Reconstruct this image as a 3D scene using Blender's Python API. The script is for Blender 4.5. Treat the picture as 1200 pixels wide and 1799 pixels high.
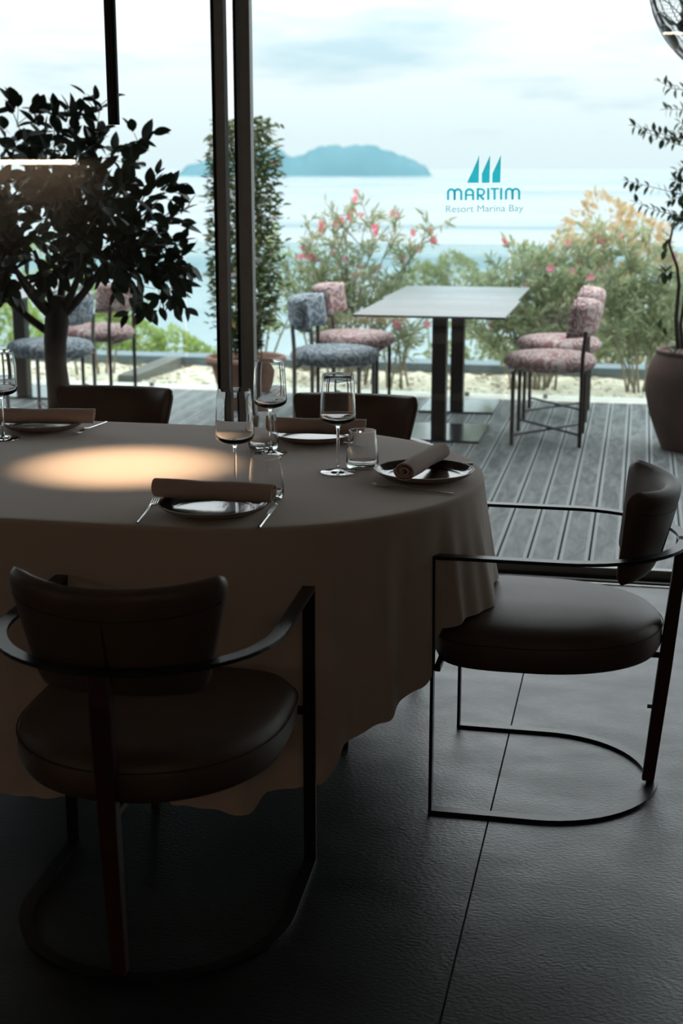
import bpy, bmesh, math, random
from math import sin, cos, pi, radians, atan, atan2, hypot, sqrt, tan
from mathutils import Vector, Matrix

random.seed(11)
SC = bpy.context.scene
COL = SC.collection
for o in list(bpy.data.objects):
    bpy.data.objects.remove(o)

# ------------------------------------------------------------------ camera
F_PX, CAM_H, YAW = 2499.0, 1.48, radians(11.7)
TILT = atan(602.5 / F_PX)
cd = bpy.data.cameras.new('camera')
cd.sensor_fit = 'VERTICAL'
cd.sensor_height = 36.0
cd.lens = 36.0 * F_PX / 1799.0
cd.clip_start, cd.clip_end = 0.05, 100000.0
cd.dof.use_dof = True
cd.dof.focus_distance = 3.55
cd.dof.aperture_fstop = 4.2
cam = bpy.data.objects.new('camera', cd)
COL.objects.link(cam)
cam.location = (0, 0, CAM_H)
cam.rotation_euler = (pi / 2 - TILT, 0, YAW)
SC.camera = cam


def ray(x, y):
    u = (x - 600) / F_PX
    v = -(y - 899.5) / F_PX
    f = cos(TILT) + v * sin(TILT)
    up = -sin(TILT) + v * cos(TILT)
    c, s = cos(YAW), sin(YAW)
    return Vector((u * c - f * s, u * s + f * c, up))


def on_depth(x, y, Y):
    """a photo direction followed to the vertical plane at depth Y"""
    r = ray(x, y)
    return Vector((0, 0, CAM_H)) + r * (Y / r.y)


# ------------------------------------------------------------------ exposure and world
SC.view_settings.view_transform = 'Standard'
SC.view_settings.look = 'None'
SC.view_settings.gamma = 1.0
SC.view_settings.use_curve_mapping = False
SC.view_settings.exposure = 0.7
SC.cycles.max_bounces = 14
SC.cycles.transparent_max_bounces = 24
SC.cycles.sample_clamp_indirect = 6.0
SC.cycles.use_denoising = True

W = bpy.data.worlds.new('overcast_sky')
SC.world = W
W.use_nodes = True
nt = W.node_tree
nt.nodes.clear()
N = nt.nodes.new
out = N('ShaderNodeOutputWorld')
bg = N('ShaderNodeBackground')
tc = N('ShaderNodeTexCoord')
sep = N('ShaderNodeSeparateXYZ')
nt.links.new(tc.outputs['Generated'], sep.inputs[0])
# clear layer of the overcast: pale cyan haze at the horizon, bright white higher up
base = N('ShaderNodeValToRGB')
cr = base.color_ramp
cr.elements[0].position = 0.0
cr.elements[0].color = (0.55, 0.645, 0.67, 1)
cr.elements[1].position = 1.0
cr.elements[1].color = (2.6, 2.65, 2.7, 1)
for p, c in ((0.02, (0.575, 0.665, 0.685, 1)), (0.05, (0.635, 0.705, 0.72, 1)), (0.10, (0.79, 0.835, 0.845, 1)), (0.20, (1.38, 1.41, 1.43, 1)), (0.35, (2.0, 2.04, 2.07, 1))):
    e = cr.elements.new(p)
    e.color = c
nt.links.new(sep.outputs['Z'], base.inputs[0])
mp = N('ShaderNodeMapping')
mp.inputs['Scale'].default_value = (1.0, 1.0, 5.5)
mp.inputs['Location'].default_value = (4.62, 6.7, 1.80)
nt.links.new(tc.outputs['Generated'], mp.inputs['Vector'])
nz = N('ShaderNodeTexNoise')
nz.inputs['Scale'].default_value = 5.0
nz.inputs['Detail'].default_value = 5.0
nz.inputs['Roughness'].default_value = 0.55
nt.links.new(mp.outputs['Vector'], nz.inputs['Vector'])
cl = N('ShaderNodeMapRange')
cl.inputs['From Min'].default_value = 0.50
cl.inputs['From Max'].default_value = 0.68
nt.links.new(nz.outputs['Fac'], cl.inputs['Value'])
mix = N('ShaderNodeMix')
mix.data_type = 'RGBA'
mix.blend_type = 'MULTIPLY'
mix.inputs['B'].default_value = (0.62, 0.76, 0.82, 1)
mm = N('ShaderNodeMath')
mm.operation = 'MULTIPLY'
mm.inputs[1].default_value = 0.95
nt.links.new(cl.outputs[0], mm.inputs[0])
nt.links.new(mm.outputs[0], mix.inputs['Factor'])
nt.links.new(base.outputs['Color'], mix.inputs['A'])
nt.links.new(mix.outputs['Result'], bg.inputs['Color'])
bg.inputs['Strength'].default_value = 1.0
nt.links.new(bg.outputs[0], out.inputs['Surface'])


# ------------------------------------------------------------------ materials
MATS = {}


def new_mat(name):
    m = bpy.data.materials.new(name)
    m.use_nodes = True
    MATS[name] = m
    return m, m.node_tree, m.node_tree.nodes['Principled BSDF']


def mat(name, col, rough=0.5, metal=0.0, col2=None, scale=8.0, stretch=(1, 1, 1), bump=0.0, bscale=None,
        spec=0.5, sheen=0.0, detail=4.0, coat=0.0, lo=0.35, hi=0.65, rough2=None, coords='Object'):
    m, t, p = new_mat(name)
    p.inputs['Base Color'].default_value = (*col, 1)
    p.inputs['Roughness'].default_value = rough
    p.inputs['Metallic'].default_value = metal
    p.inputs['Specular IOR Level'].default_value = spec
    p.inputs['Sheen Weight'].default_value = sheen
    p.inputs['Coat Weight'].default_value = coat
    if col2 or bump:
        c = t.nodes.new('ShaderNodeTexCoord')
        mpp = t.nodes.new('ShaderNodeMapping')
        mpp.inputs['Scale'].default_value = stretch
        t.links.new(c.outputs[coords], mpp.inputs['Vector'])
        n = t.nodes.new('ShaderNodeTexNoise')
        n.inputs['Scale'].default_value = scale
        n.inputs['Detail'].default_value = detail
        t.links.new(mpp.outputs[0], n.inputs['Vector'])
        mr = t.nodes.new('ShaderNodeMapRange')
        mr.inputs['From Min'].default_value = lo
        mr.inputs['From Max'].default_value = hi
        t.links.new(n.outputs['Fac'], mr.inputs['Value'])
        if col2:
            x = t.nodes.new('ShaderNodeMix')
            x.data_type = 'RGBA'
            x.inputs['A'].default_value = (*col, 1)
            x.inputs['B'].default_value = (*col2, 1)
            t.links.new(mr.outputs[0], x.inputs['Factor'])
            t.links.new(x.outputs['Result'], p.inputs['Base Color'])
        if rough2 is not None:
            r = t.nodes.new('ShaderNodeMapRange')
            r.inputs['To Min'].default_value = rough
            r.inputs['To Max'].default_value = rough2
            t.links.new(mr.outputs[0], r.inputs['Value'])
            t.links.new(r.outputs[0], p.inputs['Roughness'])
        if bump:
            n2 = n
            if bscale:
                n2 = t.nodes.new('ShaderNodeTexNoise')
                n2.inputs['Scale'].default_value = bscale
                n2.inputs['Detail'].default_value = detail
                t.links.new(mpp.outputs[0], n2.inputs['Vector'])
            b = t.nodes.new('ShaderNodeBump')
            b.inputs['Strength'].default_value = bump
            b.inputs['Distance'].default_value = 0.01
            t.links.new(n2.outputs['Fac'], b.inputs['Height'])
            t.links.new(b.outputs[0], p.inputs['Normal'])
    return m


def pane_mat(name, tint, refl=1.0):
    """window glass: clear straight through, with the mirror reflection of a pane"""
    m, t, p = new_mat(name)
    t.nodes.remove(p)
    o = t.nodes['Material Output']
    tr = t.nodes.new('ShaderNodeBsdfTransparent')
    tr.inputs['Color'].default_value = (*tint, 1)
    gl = t.nodes.new('ShaderNodeBsdfGlossy')
    gl.inputs['Roughness'].default_value = 0.0
    lw = t.nodes.new('ShaderNodeLayerWeight')
    lw.inputs['Blend'].default_value = 0.5
    pw = t.nodes.new('ShaderNodeMath')
    pw.operation = 'POWER'
    pw.inputs[1].default_value = 5.0
    t.links.new(lw.outputs['Facing'], pw.inputs[0])
    ma = t.nodes.new('ShaderNodeMath')
    ma.operation = 'MULTIPLY_ADD'
    ma.inputs[1].default_value = 0.96 * refl
    ma.inputs[2].default_value = 0.04 * refl
    t.links.new(pw.outputs[0], ma.inputs[0])
    mx = t.nodes.new('ShaderNodeMixShader')
    t.links.new(ma.outputs[0], mx.inputs['Fac'])
    t.links.new(tr.outputs[0], mx.inputs[1])
    t.links.new(gl.outputs[0], mx.inputs[2])
    t.links.new(mx.outputs[0], o.inputs['Surface'])
    return m


def emit_mat(name, col, strength):
    m, t, p = new_mat(name)
    p.inputs['Base Color'].default_value = (0.02, 0.02, 0.02, 1)
    p.inputs['Emission Color'].default_value = (*col, 1)
    p.inputs['Emission Strength'].default_value = strength
    return m


def damask_mat(name, ground, motif, scale=16.0):
    """woven upholstery with curling medallion ornament"""
    m, t, p = new_mat(name)
    p.inputs['Roughness'].default_value = 0.85
    p.inputs['Specular IOR Level'].default_value = 0.2
    c = t.nodes.new('ShaderNodeTexCoord')
    n = t.nodes.new('ShaderNodeTexNoise')
    n.inputs['Scale'].default_value = 9.0
    n.inputs['Detail'].default_value = 2.0
    t.links.new(c.outputs['Object'], n.inputs['Vector'])
    add = t.nodes.new('ShaderNodeMixRGB')
    add.blend_type = 'ADD'
    add.inputs['Fac'].default_value = 0.10
    t.links.new(c.outputs['Object'], add.inputs[1])
    t.links.new(n.outputs['Color'], add.inputs[2])
    v = t.nodes.new('ShaderNodeTexVoronoi')
    v.inputs['Scale'].default_value = scale
    t.links.new(add.outputs[0], v.inputs['Vector'])
    s = t.nodes.new('ShaderNodeMath')
    s.operation = 'MULTIPLY'
    s.inputs[1].default_value = 17.0
    t.links.new(v.outputs['Distance'], s.inputs[0])
    s2 = t.nodes.new('ShaderNodeMath')
    s2.operation = 'SINE'
    t.links.new(s.outputs[0], s2.inputs[0])
    mr = t.nodes.new('ShaderNodeMapRange')
    mr.inputs['From Min'].default_value = -1.0
    mr.inputs['From Max'].default_value = 0.9
    t.links.new(s2.outputs[0], mr.inputs['Value'])
    x = t.nodes.new('ShaderNodeMix')
    x.data_type = 'RGBA'
    x.inputs['A'].default_value = (*ground, 1)
    x.inputs['B'].default_value = (*motif, 1)
    t.links.new(mr.outputs[0], x.inputs['Factor'])
    t.links.new(x.outputs['Result'], p.inputs['Base Color'])
    return m


def board_mat(name):
    """grey weathered decking board with fine lengthwise grooves and smooth margins"""
    m, t, p = new_mat(name)
    p.inputs['Specular IOR Level'].default_value = 0.4
    p.inputs['Roughness'].default_value = 0.5
    c = t.nodes.new('ShaderNodeTexCoord')
    sx = t.nodes.new('ShaderNodeSeparateXYZ')
    t.links.new(c.outputs['Object'], sx.inputs[0])
    oi = t.nodes.new('ShaderNodeObjectInfo')
    vm = t.nodes.new('ShaderNodeVectorMath')
    vm.operation = 'ADD'
    t.links.new(c.outputs['Object'], vm.inputs[0])
    t.links.new(oi.outputs['Location'], vm.inputs[1])
    mpp = t.nodes.new('ShaderNodeMapping')
    mpp.inputs['Scale'].default_value = (14, 3.0, 4)
    t.links.new(vm.outputs[0], mpp.inputs['Vector'])
    n = t.nodes.new('ShaderNodeTexNoise')
    n.inputs['Scale'].default_value = 1.6
    n.inputs['Detail'].default_value = 7
    n.inputs['Distortion'].default_value = 1.0
    t.links.new(mpp.outputs[0], n.inputs['Vector'])
    x = t.nodes.new('ShaderNodeMix')
    x.data_type = 'RGBA'
    x.inputs['A'].default_value = (0.070, 0.078, 0.080, 1)
    x.inputs['B'].default_value = (0.18, 0.196, 0.20, 1)
    mr = t.nodes.new('ShaderNodeMapRange')
    mr.inputs['From Min'].default_value = 0.36
    mr.inputs['From Max'].default_value = 0.66
    t.links.new(n.outputs['Fac'], mr.inputs['Value'])
    t.links.new(mr.outputs[0], x.inputs['Factor'])
    # groove wave across the board (period 7 mm), switched off along the margins
    mu = t.nodes.new('ShaderNodeMath')
    mu.operation = 'MULTIPLY'
    mu.inputs[1].default_value = 2 * pi / 0.0085
    t.links.new(sx.outputs['X'], mu.inputs[0])
    si = t.nodes.new('ShaderNodeMath')
    si.operation = 'SINE'
    t.links.new(mu.outputs[0], si.inputs[0])
    ab = t.nodes.new('ShaderNodeMath')
    ab.operation = 'ABSOLUTE'
    t.links.new(sx.outputs['X'], ab.inputs[0])
    lt = t.nodes.new('ShaderNodeMath')
    lt.operation = 'LESS_THAN'
    lt.inputs[1].default_value = 0.042
    t.links.new(ab.outputs[0], lt.inputs[0])
    gm = t.nodes.new('ShaderNodeMath')
    gm.operation = 'MULTIPLY'
    t.links.new(si.outputs[0], gm.inputs[0])
    t.links.new(lt.outputs[0], gm.inputs[1])
    b = t.nodes.new('ShaderNodeBump')
    b.inputs['Strength'].default_value = 0.55
    b.inputs['Distance'].default_value = 0.002
    t.links.new(gm.outputs[0], b.inputs['Height'])
    t.links.new(b.outputs[0], p.inputs['Normal'])
    # worn smooth margin is a little paler
    x2 = t.nodes.new('ShaderNodeMix')
    x2.data_type = 'RGBA'
    x2.inputs['A'].default_value = (0.24, 0.26, 0.26, 1)
    t.links.new(lt.outputs[0], x2.inputs['Factor'])
    t.links.new(x.outputs['Result'], x2.inputs['B'])
    t.links.new(x2.outputs['Result'], p.inputs['Base Color'])
    return m


def sea_mat(name):
    m, t, p = new_mat(name)
    c = t.nodes.new('ShaderNodeTexCoord')
    mpp = t.nodes.new('ShaderNodeMapping')
    mpp.inputs['Scale'].default_value = (0.0010, 0.0032, 1)
    mpp.inputs['Rotation'].default_value = (0, 0, radians(-9))
    t.links.new(c.outputs['Object'], mpp.inputs['Vector'])
    n = t.nodes.new('ShaderNodeTexNoise')
    n.inputs['Scale'].default_value = 1.0
    n.inputs['Detail'].default_value = 5
    n.inputs['Distortion'].default_value = 0.6
    t.links.new(mpp.outputs[0], n.inputs['Vector'])
    mr = t.nodes.new('ShaderNodeMapRange')
    mr.inputs['From Min'].default_value = 0.42
    mr.inputs['From Max'].default_value = 0.60
    t.links.new(n.outputs['Fac'], mr.inputs['Value'])
    x = t.nodes.new('ShaderNodeMix')
    x.data_type = 'RGBA'
    x.inputs['A'].default_value = (0.045, 0.125, 0.15, 1)
    x.inputs['B'].default_value = (0.22, 0.28, 0.295, 1)
    t.links.new(mr.outputs[0], x.inputs['Factor'])
    t.links.new(x.outputs['Result'], p.inputs['Base Color'])
    r = t.nodes.new('ShaderNodeMapRange')
    r.inputs['To Min'].default_value = 0.42
    r.inputs['To Max'].default_value = 0.12
    t.links.new(mr.outputs[0], r.inputs['Value'])
    t.links.new(r.outputs[0], p.inputs['Roughness'])
    p.inputs['IOR'].default_value = 1.33
    return m


def leaf_mat(name, c1, c2, rough=0.45, trans=0.25, scale=3.0):
    m, t, p = new_mat(name)
    c = t.nodes.new('ShaderNodeNewGeometry')
    x = t.nodes.new('ShaderNodeMix')
    x.data_type = 'RGBA'
    x.inputs['A'].default_value = (*c1, 1)
    x.inputs['B'].default_value = (*c2, 1)
    t.links.new(c.outputs['Random Per Island'], x.inputs['Factor'])
    t.links.new(x.outputs['Result'], p.inputs['Base Color'])
    p.inputs['Roughness'].default_value = rough
    p.inputs['Specular IOR Level'].default_value = 0.35
    tl = t.nodes.new('ShaderNodeBsdfTranslucent')
    t.links.new(x.outputs['Result'], tl.inputs['Color'])
    mx = t.nodes.new('ShaderNodeMixShader')
    mx.inputs['Fac'].default_value = trans
    o = t.nodes['Material Output']
    t.links.new(p.outputs[0], mx.inputs[1])
    t.links.new(tl.outputs[0], mx.inputs[2])
    t.links.new(mx.outputs[0], o.inputs['Surface'])
    return m


def film_mat(name, col):
    """coloured vinyl film: light passes through it"""
    m, t, p = new_mat(name)
    p.inputs['Base Color'].default_value = (*col, 1)
    p.inputs['Roughness'].default_value = 0.6
    tr = t.nodes.new('ShaderNodeBsdfTransparent')
    tr.inputs['Color'].default_value = (*col, 1)
    mx = t.nodes.new('ShaderNodeMixShader')
    mx.inputs['Fac'].default_value = 0.95
    t.links.new(p.outputs[0], mx.inputs[1])
    t.links.new(tr.outputs[0], mx.inputs[2])
    t.links.new(mx.outputs[0], t.nodes['Material Output'].inputs['Surface'])
    return m


def glass_mat(name):
    m, t, p = new_mat(name)
    t.nodes.remove(p)
    g = t.nodes.new('ShaderNodeBsdfGlass')
    g.inputs['IOR'].default_value = 1.47
    g.inputs['Roughness'].default_value = 0.0
    t.links.new(g.outputs[0], t.nodes['Material Output'].inputs['Surface'])
    return m


mat('floor_tile', (0.014, 0.018, 0.021), 0.31, spec=0.72, col2=(0.024, 0.030, 0.034), scale=5, bump=0.20, bscale=85, detail=11,
    stretch=(1, 1.6, 1), rough2=0.42, coords='Generated')
# tile texture is driven by world position so neighbouring slabs differ
_t = MATS['floor_tile'].node_tree
_g = _t.nodes.new('ShaderNodeNewGeometry')
for _n in _t.nodes:
    if _n.type == 'MAPPING':
        _t.links.new(_g.outputs['Position'], _n.inputs['Vector'])
        _n.inputs['Scale'].default_value = (1.0, 1.9, 1.0)
mat('grout', (0.012, 0.012, 0.012), 0.9)
mat('plaster', (0.27, 0.235, 0.205), 0.9, col2=(0.245, 0.213, 0.187), scale=3)
mat('ceiling_paint', (0.50, 0.48, 0.45), 0.9, col2=(0.52, 0.50, 0.47), scale=2)
mat('roof_soffit', (0.09, 0.088, 0.085), 0.8, col2=(0.07, 0.068, 0.066), scale=4)
mat('frame_metal', (0.27, 0.255, 0.25), 0.38, metal=0.3, col2=(0.30, 0.285, 0.275), scale=40)
mat('track_metal', (0.035, 0.033, 0.032), 0.4, metal=0.3, col2=(0.045, 0.042, 0.04), scale=40)
mat('seal_rubber', (0.006, 0.006, 0.006), 0.8, col2=(0.009, 0.009, 0.009), scale=30)
mat('sill_steel', (0.45, 0.43, 0.40), 0.35, metal=0.8, col2=(0.35, 0.34, 0.32), scale=30)
mat('black_steel', (0.011, 0.011, 0.012), 0.33, metal=0.2, col2=(0.018, 0.018, 0.018), scale=40, bump=0.03, bscale=300)
mat('dark_mahogany', (0.055, 0.012, 0.010), 0.45, col2=(0.032, 0.008, 0.007), scale=14, stretch=(1, 1, 0.1), bump=0.04)
mat('brown_leather', (0.105, 0.062, 0.044), 0.47, col2=(0.085, 0.049, 0.034), scale=6, bump=0.10, bscale=260)
mat('leather_seam', (0.03, 0.018, 0.013), 0.7, col2=(0.02, 0.012, 0.01), scale=60)
mat('table_linen', (0.56, 0.43, 0.35), 0.88, col2=(0.54, 0.41, 0.332), scale=5, bump=0.10, bscale=420, sheen=0.4)
mat('napkin_linen', (0.60, 0.44, 0.37), 0.9, col2=(0.56, 0.40, 0.335), scale=14, bump=0.12, bscale=350, sheen=0.15)
mat('plate_stoneware', (0.42, 0.34, 0.28), 0.45, col2=(0.34, 0.27, 0.22), scale=25)
mat('plate_glaze', (0.035, 0.022, 0.016), 0.10, col2=(0.05, 0.03, 0.02), scale=20, bump=0.02, bscale=60)
mat('cutlery_steel', (0.62, 0.61, 0.60), 0.16, metal=1.0, col2=(0.55, 0.54, 0.53), scale=60)
mat('table_wood', (0.03, 0.022, 0.018), 0.5, col2=(0.02, 0.015, 0.012), scale=12, stretch=(1, 1, .1))
mat('lamp_black', (0.012, 0.011, 0.011), 0.42, metal=0.3, col2=(0.016, 0.015, 0.014), scale=60)
emit_mat('lamp_lens', (1.0, 0.72, 0.42), 6.0)
emit_mat('led_warm', (1.0, 0.80, 0.60), 28.0)
glass_mat('drinking_glass')
pane_mat('window_glass', (0.965, 0.985, 0.985), 1.1)
pane_mat('railing_glass', (0.90, 0.965, 0.965), 1.3)
board_mat('deck_board')
mat('deck_joist', (0.015, 0.015, 0.015), 0.9)
mat('white_kerb', (0.80, 0.77, 0.70), 0.8, col2=(0.70, 0.66, 0.58), scale=9, bump=0.1)
mat('sand_bed', (0.80, 0.70, 0.55), 0.95, col2=(0.62, 0.52, 0.38), scale=9, bump=0.6, bscale=40, detail=8)
mat('pebble', (0.78, 0.70, 0.58), 0.9, col2=(0.55, 0.47, 0.38), scale=4)
mat('coping', (0.13, 0.17, 0.20), 0.5, col2=(0.10, 0.13, 0.15), scale=12)
mat('garden_wall', (0.55, 0.47, 0.38), 0.9, col2=(0.45, 0.38, 0.30), scale=6)
mat('timber_edge', (0.17, 0.155, 0.135), 0.85, col2=(0.12, 0.11, 0.095), scale=9, stretch=(1, .2, 1))
mat('hill_soil', (0.16, 0.19, 0.08), 0.95, col2=(0.25, 0.22, 0.13), scale=0.3, detail=8)
sea_mat('sea_water')
mat('island_hazy_scrub', (0.095, 0.195, 0.225), 1.0, col2=(0.11, 0.21, 0.24), scale=0.004, spec=0.0, detail=6)  # blue of the distant haze is put into the base colour
mat('dark_table_metal', (0.030, 0.025, 0.022), 0.4, metal=0.2, col2=(0.038, 0.031, 0.027), scale=30)
mat('base_plate_steel', (0.10, 0.11, 0.115), 0.16, metal=0.7, col2=(0.08, 0.09, 0.095), scale=8)
mat('stone_tabletop', (0.075, 0.092, 0.098), 0.34, col2=(0.125, 0.143, 0.148), scale=2.2, stretch=(0.6, 3.5, 1), detail=8)
damask_mat('blue_damask', (0.10, 0.15, 0.195), (0.38, 0.41, 0.42), 15.0)
damask_mat('pink_damask', (0.26, 0.135, 0.125), (0.50, 0.42, 0.41), 15.0)
mat('brown_frame', (0.026, 0.017, 0.014), 0.5, col2=(0.032, 0.022, 0.018), scale=30)
mat('grey_frame', (0.17, 0.165, 0.155), 0.5, col2=(0.14, 0.135, 0.13), scale=30)
mat('terracotta', (0.115, 0.068, 0.054), 0.85, col2=(0.075, 0.048, 0.040), scale=5, bump=0.15, bscale=40)  # base colour darkened to carry the roof's shade on the tall jar
mat('terracotta_pale', (0.36, 0.20, 0.14), 0.85, col2=(0.28, 0.16, 0.115), scale=6, bump=0.15, bscale=40)
mat('potting_soil', (0.03, 0.02, 0.014), 1.0, col2=(0.05, 0.035, 0.025), scale=40, bump=0.5)
mat('bark', (0.060, 0.043, 0.033), 0.9, col2=(0.030, 0.022, 0.018), scale=14, stretch=(1, 1, .25), bump=0.4)
mat('pale_bark', (0.30, 0.24, 0.16), 0.9, col2=(0.20, 0.16, 0.10), scale=12, stretch=(1, 1, .25), bump=0.3)
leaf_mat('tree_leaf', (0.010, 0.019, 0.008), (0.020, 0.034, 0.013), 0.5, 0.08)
leaf_mat('vine_leaf', (0.020, 0.038, 0.014), (0.045, 0.070, 0.025), 0.4, 0.15)
leaf_mat('jasmine_leaf', (0.035, 0.06, 0.018), (0.13, 0.16, 0.055), 0.4, 0.25)
leaf_mat('oleander_leaf', (0.24, 0.29, 0.14), (0.46, 0.46, 0.30), 0.5, 0.42)
leaf_mat('oleander_leaf_dense', (0.26, 0.31, 0.16), (0.50, 0.50, 0.32), 0.5, 0.42)
leaf_mat('rusty_leaf', (0.46, 0.36, 0.16), (0.56, 0.42, 0.28), 0.6, 0.4)
leaf_mat('lime_leaf', (0.26, 0.36, 0.08), (0.42, 0.48, 0.16), 0.5, 0.35)
leaf_mat('olive_leaf', (0.24, 0.28, 0.14), (0.38, 0.40, 0.23), 0.6, 0.35)
leaf_mat('dry_leaf', (0.45, 0.24, 0.06), (0.5, 0.35, 0.1), 0.6, 0.3)
leaf_mat('pink_petal', (0.80, 0.13, 0.24), (0.92, 0.34, 0.42), 0.6, 0.4)
leaf_mat('white_petal', (0.75, 0.66, 0.64), (0.8, 0.75, 0.72), 0.6, 0.3)
film_mat('decal_teal', (0.035, 0.46, 0.52))
film_mat('decal_grey', (0.30, 0.52, 0.55))
mat('fan_black', (0.02, 0.02, 0.021), 0.4, metal=0.4, col2=(0.03, 0.03, 0.03), scale=30)
mat('fan_wire', (0.10, 0.105, 0.11), 0.35, metal=0.7, col2=(0.08, 0.085, 0.09), scale=50)
mat('fan_brown', (0.045, 0.035, 0.030), 0.45, col2=(0.05, 0.04, 0.035), scale=30)
mat('oak_shelf', (0.20, 0.12, 0.07), 0.6, col2=(0.14, 0.08, 0.05), scale=10, stretch=(.2, 1, 1))


# ------------------------------------------------------------------ mesh helpers
class MB:
    def __init__(self):
        self.v, self.f = [], []

    def add(self, vs, fs):
        o = len(self.v)
        self.v += [tuple(a) for a in vs]
        self.f += [tuple(i + o for i in f) for f in fs]

    def box(self, x0, x1, y0, y1, z0, z1):
        self.add([(x0, y0, z0), (x1, y0, z0), (x1, y1, z0), (x0, y1, z0), (x0, y0, z1), (x1, y0, z1), (x1, y1, z1), (x0, y1, z1)],
                 [(0, 3, 2, 1), (4, 5, 6, 7), (0, 1, 5, 4), (1, 2, 6, 5), (2, 3, 7, 6), (3, 0, 4, 7)])
        return self

    def grid(self, rows, close_u=False, close_v=False):
        n, m = len(rows), len(rows[0])
        vs = [p for r in rows for p in r]
        fs = []
        for i in range(n if close_v else n - 1):
            for j in range(m if close_u else m - 1):
                a, b = i, (i + 1) % n
                c, d = j, (j + 1) % m
                fs.append((a * m + c, a * m + d, b * m + d, b * m + c))
        self.add(vs, fs)
        return self

    def cap(self, pts, flip=False):
        idx = list(range(len(pts)))
        self.add(pts, [tuple(idx[::-1] if flip else idx)])
        return self

    def lathe(self, prof, seg=32, c=(0, 0, 0), caps=True):
        rows = [[(c[0] + r * cos(2 * pi * k / seg), c[1] + r * sin(2 * pi * k / seg), c[2] + z) for k in range(seg)] for r, z in prof]
        self.grid(rows, close_u=True)
        return self

    def tube(self, pts, rad, seg=8, caps=True):
        pts = [Vector(p) for p in pts]
        n = len(pts)
        rs = rad if isinstance(rad, (list, tuple)) else [rad] * n
        rows = []
        prev = None
        for i, p in enumerate(pts):
            d = (pts[min(i + 1, n - 1)] - pts[max(i - 1, 0)]).normalized()
            if prev is None:
                a = Vector((0, 0, 1)) if abs(d.z) < 0.9 else Vector((1, 0, 0))
                u = d.cross(a).normalized()
            else:
                u = (prev - d * prev.dot(d)).normalized()
            prev = u
            w = d.cross(u)
            rows.append([p + (u * cos(2 * pi * k / seg) + w * sin(2 * pi * k / seg)) * rs[i] for k in range(seg)])
        self.grid(rows, close_u=True)
        if caps:
            self.cap(rows[0], True)
            self.cap(rows[-1])
        return self

    def strip(self, path, width, thick):
        """flat bar lying level: plan polyline path (x, y, z), width across, thickness up from z"""
        pts = [Vector(p) for p in path]
        rows = []
        n = len(pts)
        for i, p in enumerate(pts):
            d = pts[min(i + 1, n - 1)] - pts[max(i - 1, 0)]
            d.z = 0
            d.normalize()
            q = Vector((-d.y, d.x, 0)) * width / 2
            up = Vector((0, 0, thick))
            rows.append([p - q, p + q, p + q + up, p - q + up])
        self.grid(rows, close_u=True)
        self.cap(rows[0])
        self.cap(rows[-1], True)
        return self

    def build(self, name, material, parent=None, smooth=False, bevel=0.0, loc=None):
        me = bpy.data.meshes.new(name)
        me.from_pydata(self.v, [], self.f)
        bm = bmesh.new()
        bm.from_mesh(me)
        bmesh.ops.remove_doubles(bm, verts=bm.verts, dist=1e-6)
        bmesh.ops.recalc_face_normals(bm, faces=bm.faces)
        bm.to_mesh(me)
        bm.free()
        return link(name, me, material, parent, smooth, bevel, loc)

    def raw(self, name, material, parent=None, smooth=False):
        me = bpy.data.meshes.new(name)
        me.from_pydata(self.v, [], self.f)
        return link(name, me, material, parent, smooth)


def link(name, me, material, parent=None, smooth=False, bevel=0.0, loc=None):
    o = bpy.data.objects.new(name, me)
    COL.objects.link(o)
    if material and not me.materials:
        me.materials.append(MATS[material])
    if parent:
        o.parent = parent
    if loc:
        o.location = loc
    if smooth:
        me.shade_smooth()
        if smooth == 'auto':
            me.set_sharp_from_angle(angle=radians(40))
    if bevel:
        b = o.modifiers.new('edge', 'BEVEL')
        b.width = bevel
        b.segments = 2
        b.limit_method = 'ANGLE'
    return o


def thing(name, label, cat, loc=(0, 0, 0), rz=0.0, group=None):
    o = bpy.data.objects.new(name, None)
    COL.objects.link(o)
    o.empty_display_size = 0.1
    o.location = loc
    o.rotation_euler = (0, 0, rz)
    return tag(o, label, cat, group)


def tag(o, label, cat, group=None):
    o['label'] = label
    o['category'] = cat
    if group:
        o['group'] = group
    return o


def struct(o, label=None):
    o['kind'] = 'structure'
    if label:
        o['label'] = label
    return o


def stuff(o):
    o['kind'] = 'stuff'
    return o


CH = {}


def remember(root):
    """keep the tree of a finished thing so that it can be copied"""
    kids = [o for o in bpy.data.objects if o.parent == root]
    CH[root.name] = [(k, [s for s in bpy.data.objects if s.parent == k]) for k in kids]


def dup(root, loc, rz, label):
    r = root.copy()
    COL.objects.link(r)
    r.location = loc
    r.rotation_euler = (0, 0, rz)
    r['label'] = label
    for k, subs in CH[root.name]:
        c = k.copy()
        COL.objects.link(c)
        c.parent = r
        for s in subs:
            d = s.copy()
            COL.objects.link(d)
            d.parent = c
    return r


# ================================================================== THE SETTING
X0, X1, Y0, YG, ZC = -6.6, 2.6, -2.6, 5.10, 2.62

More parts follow.
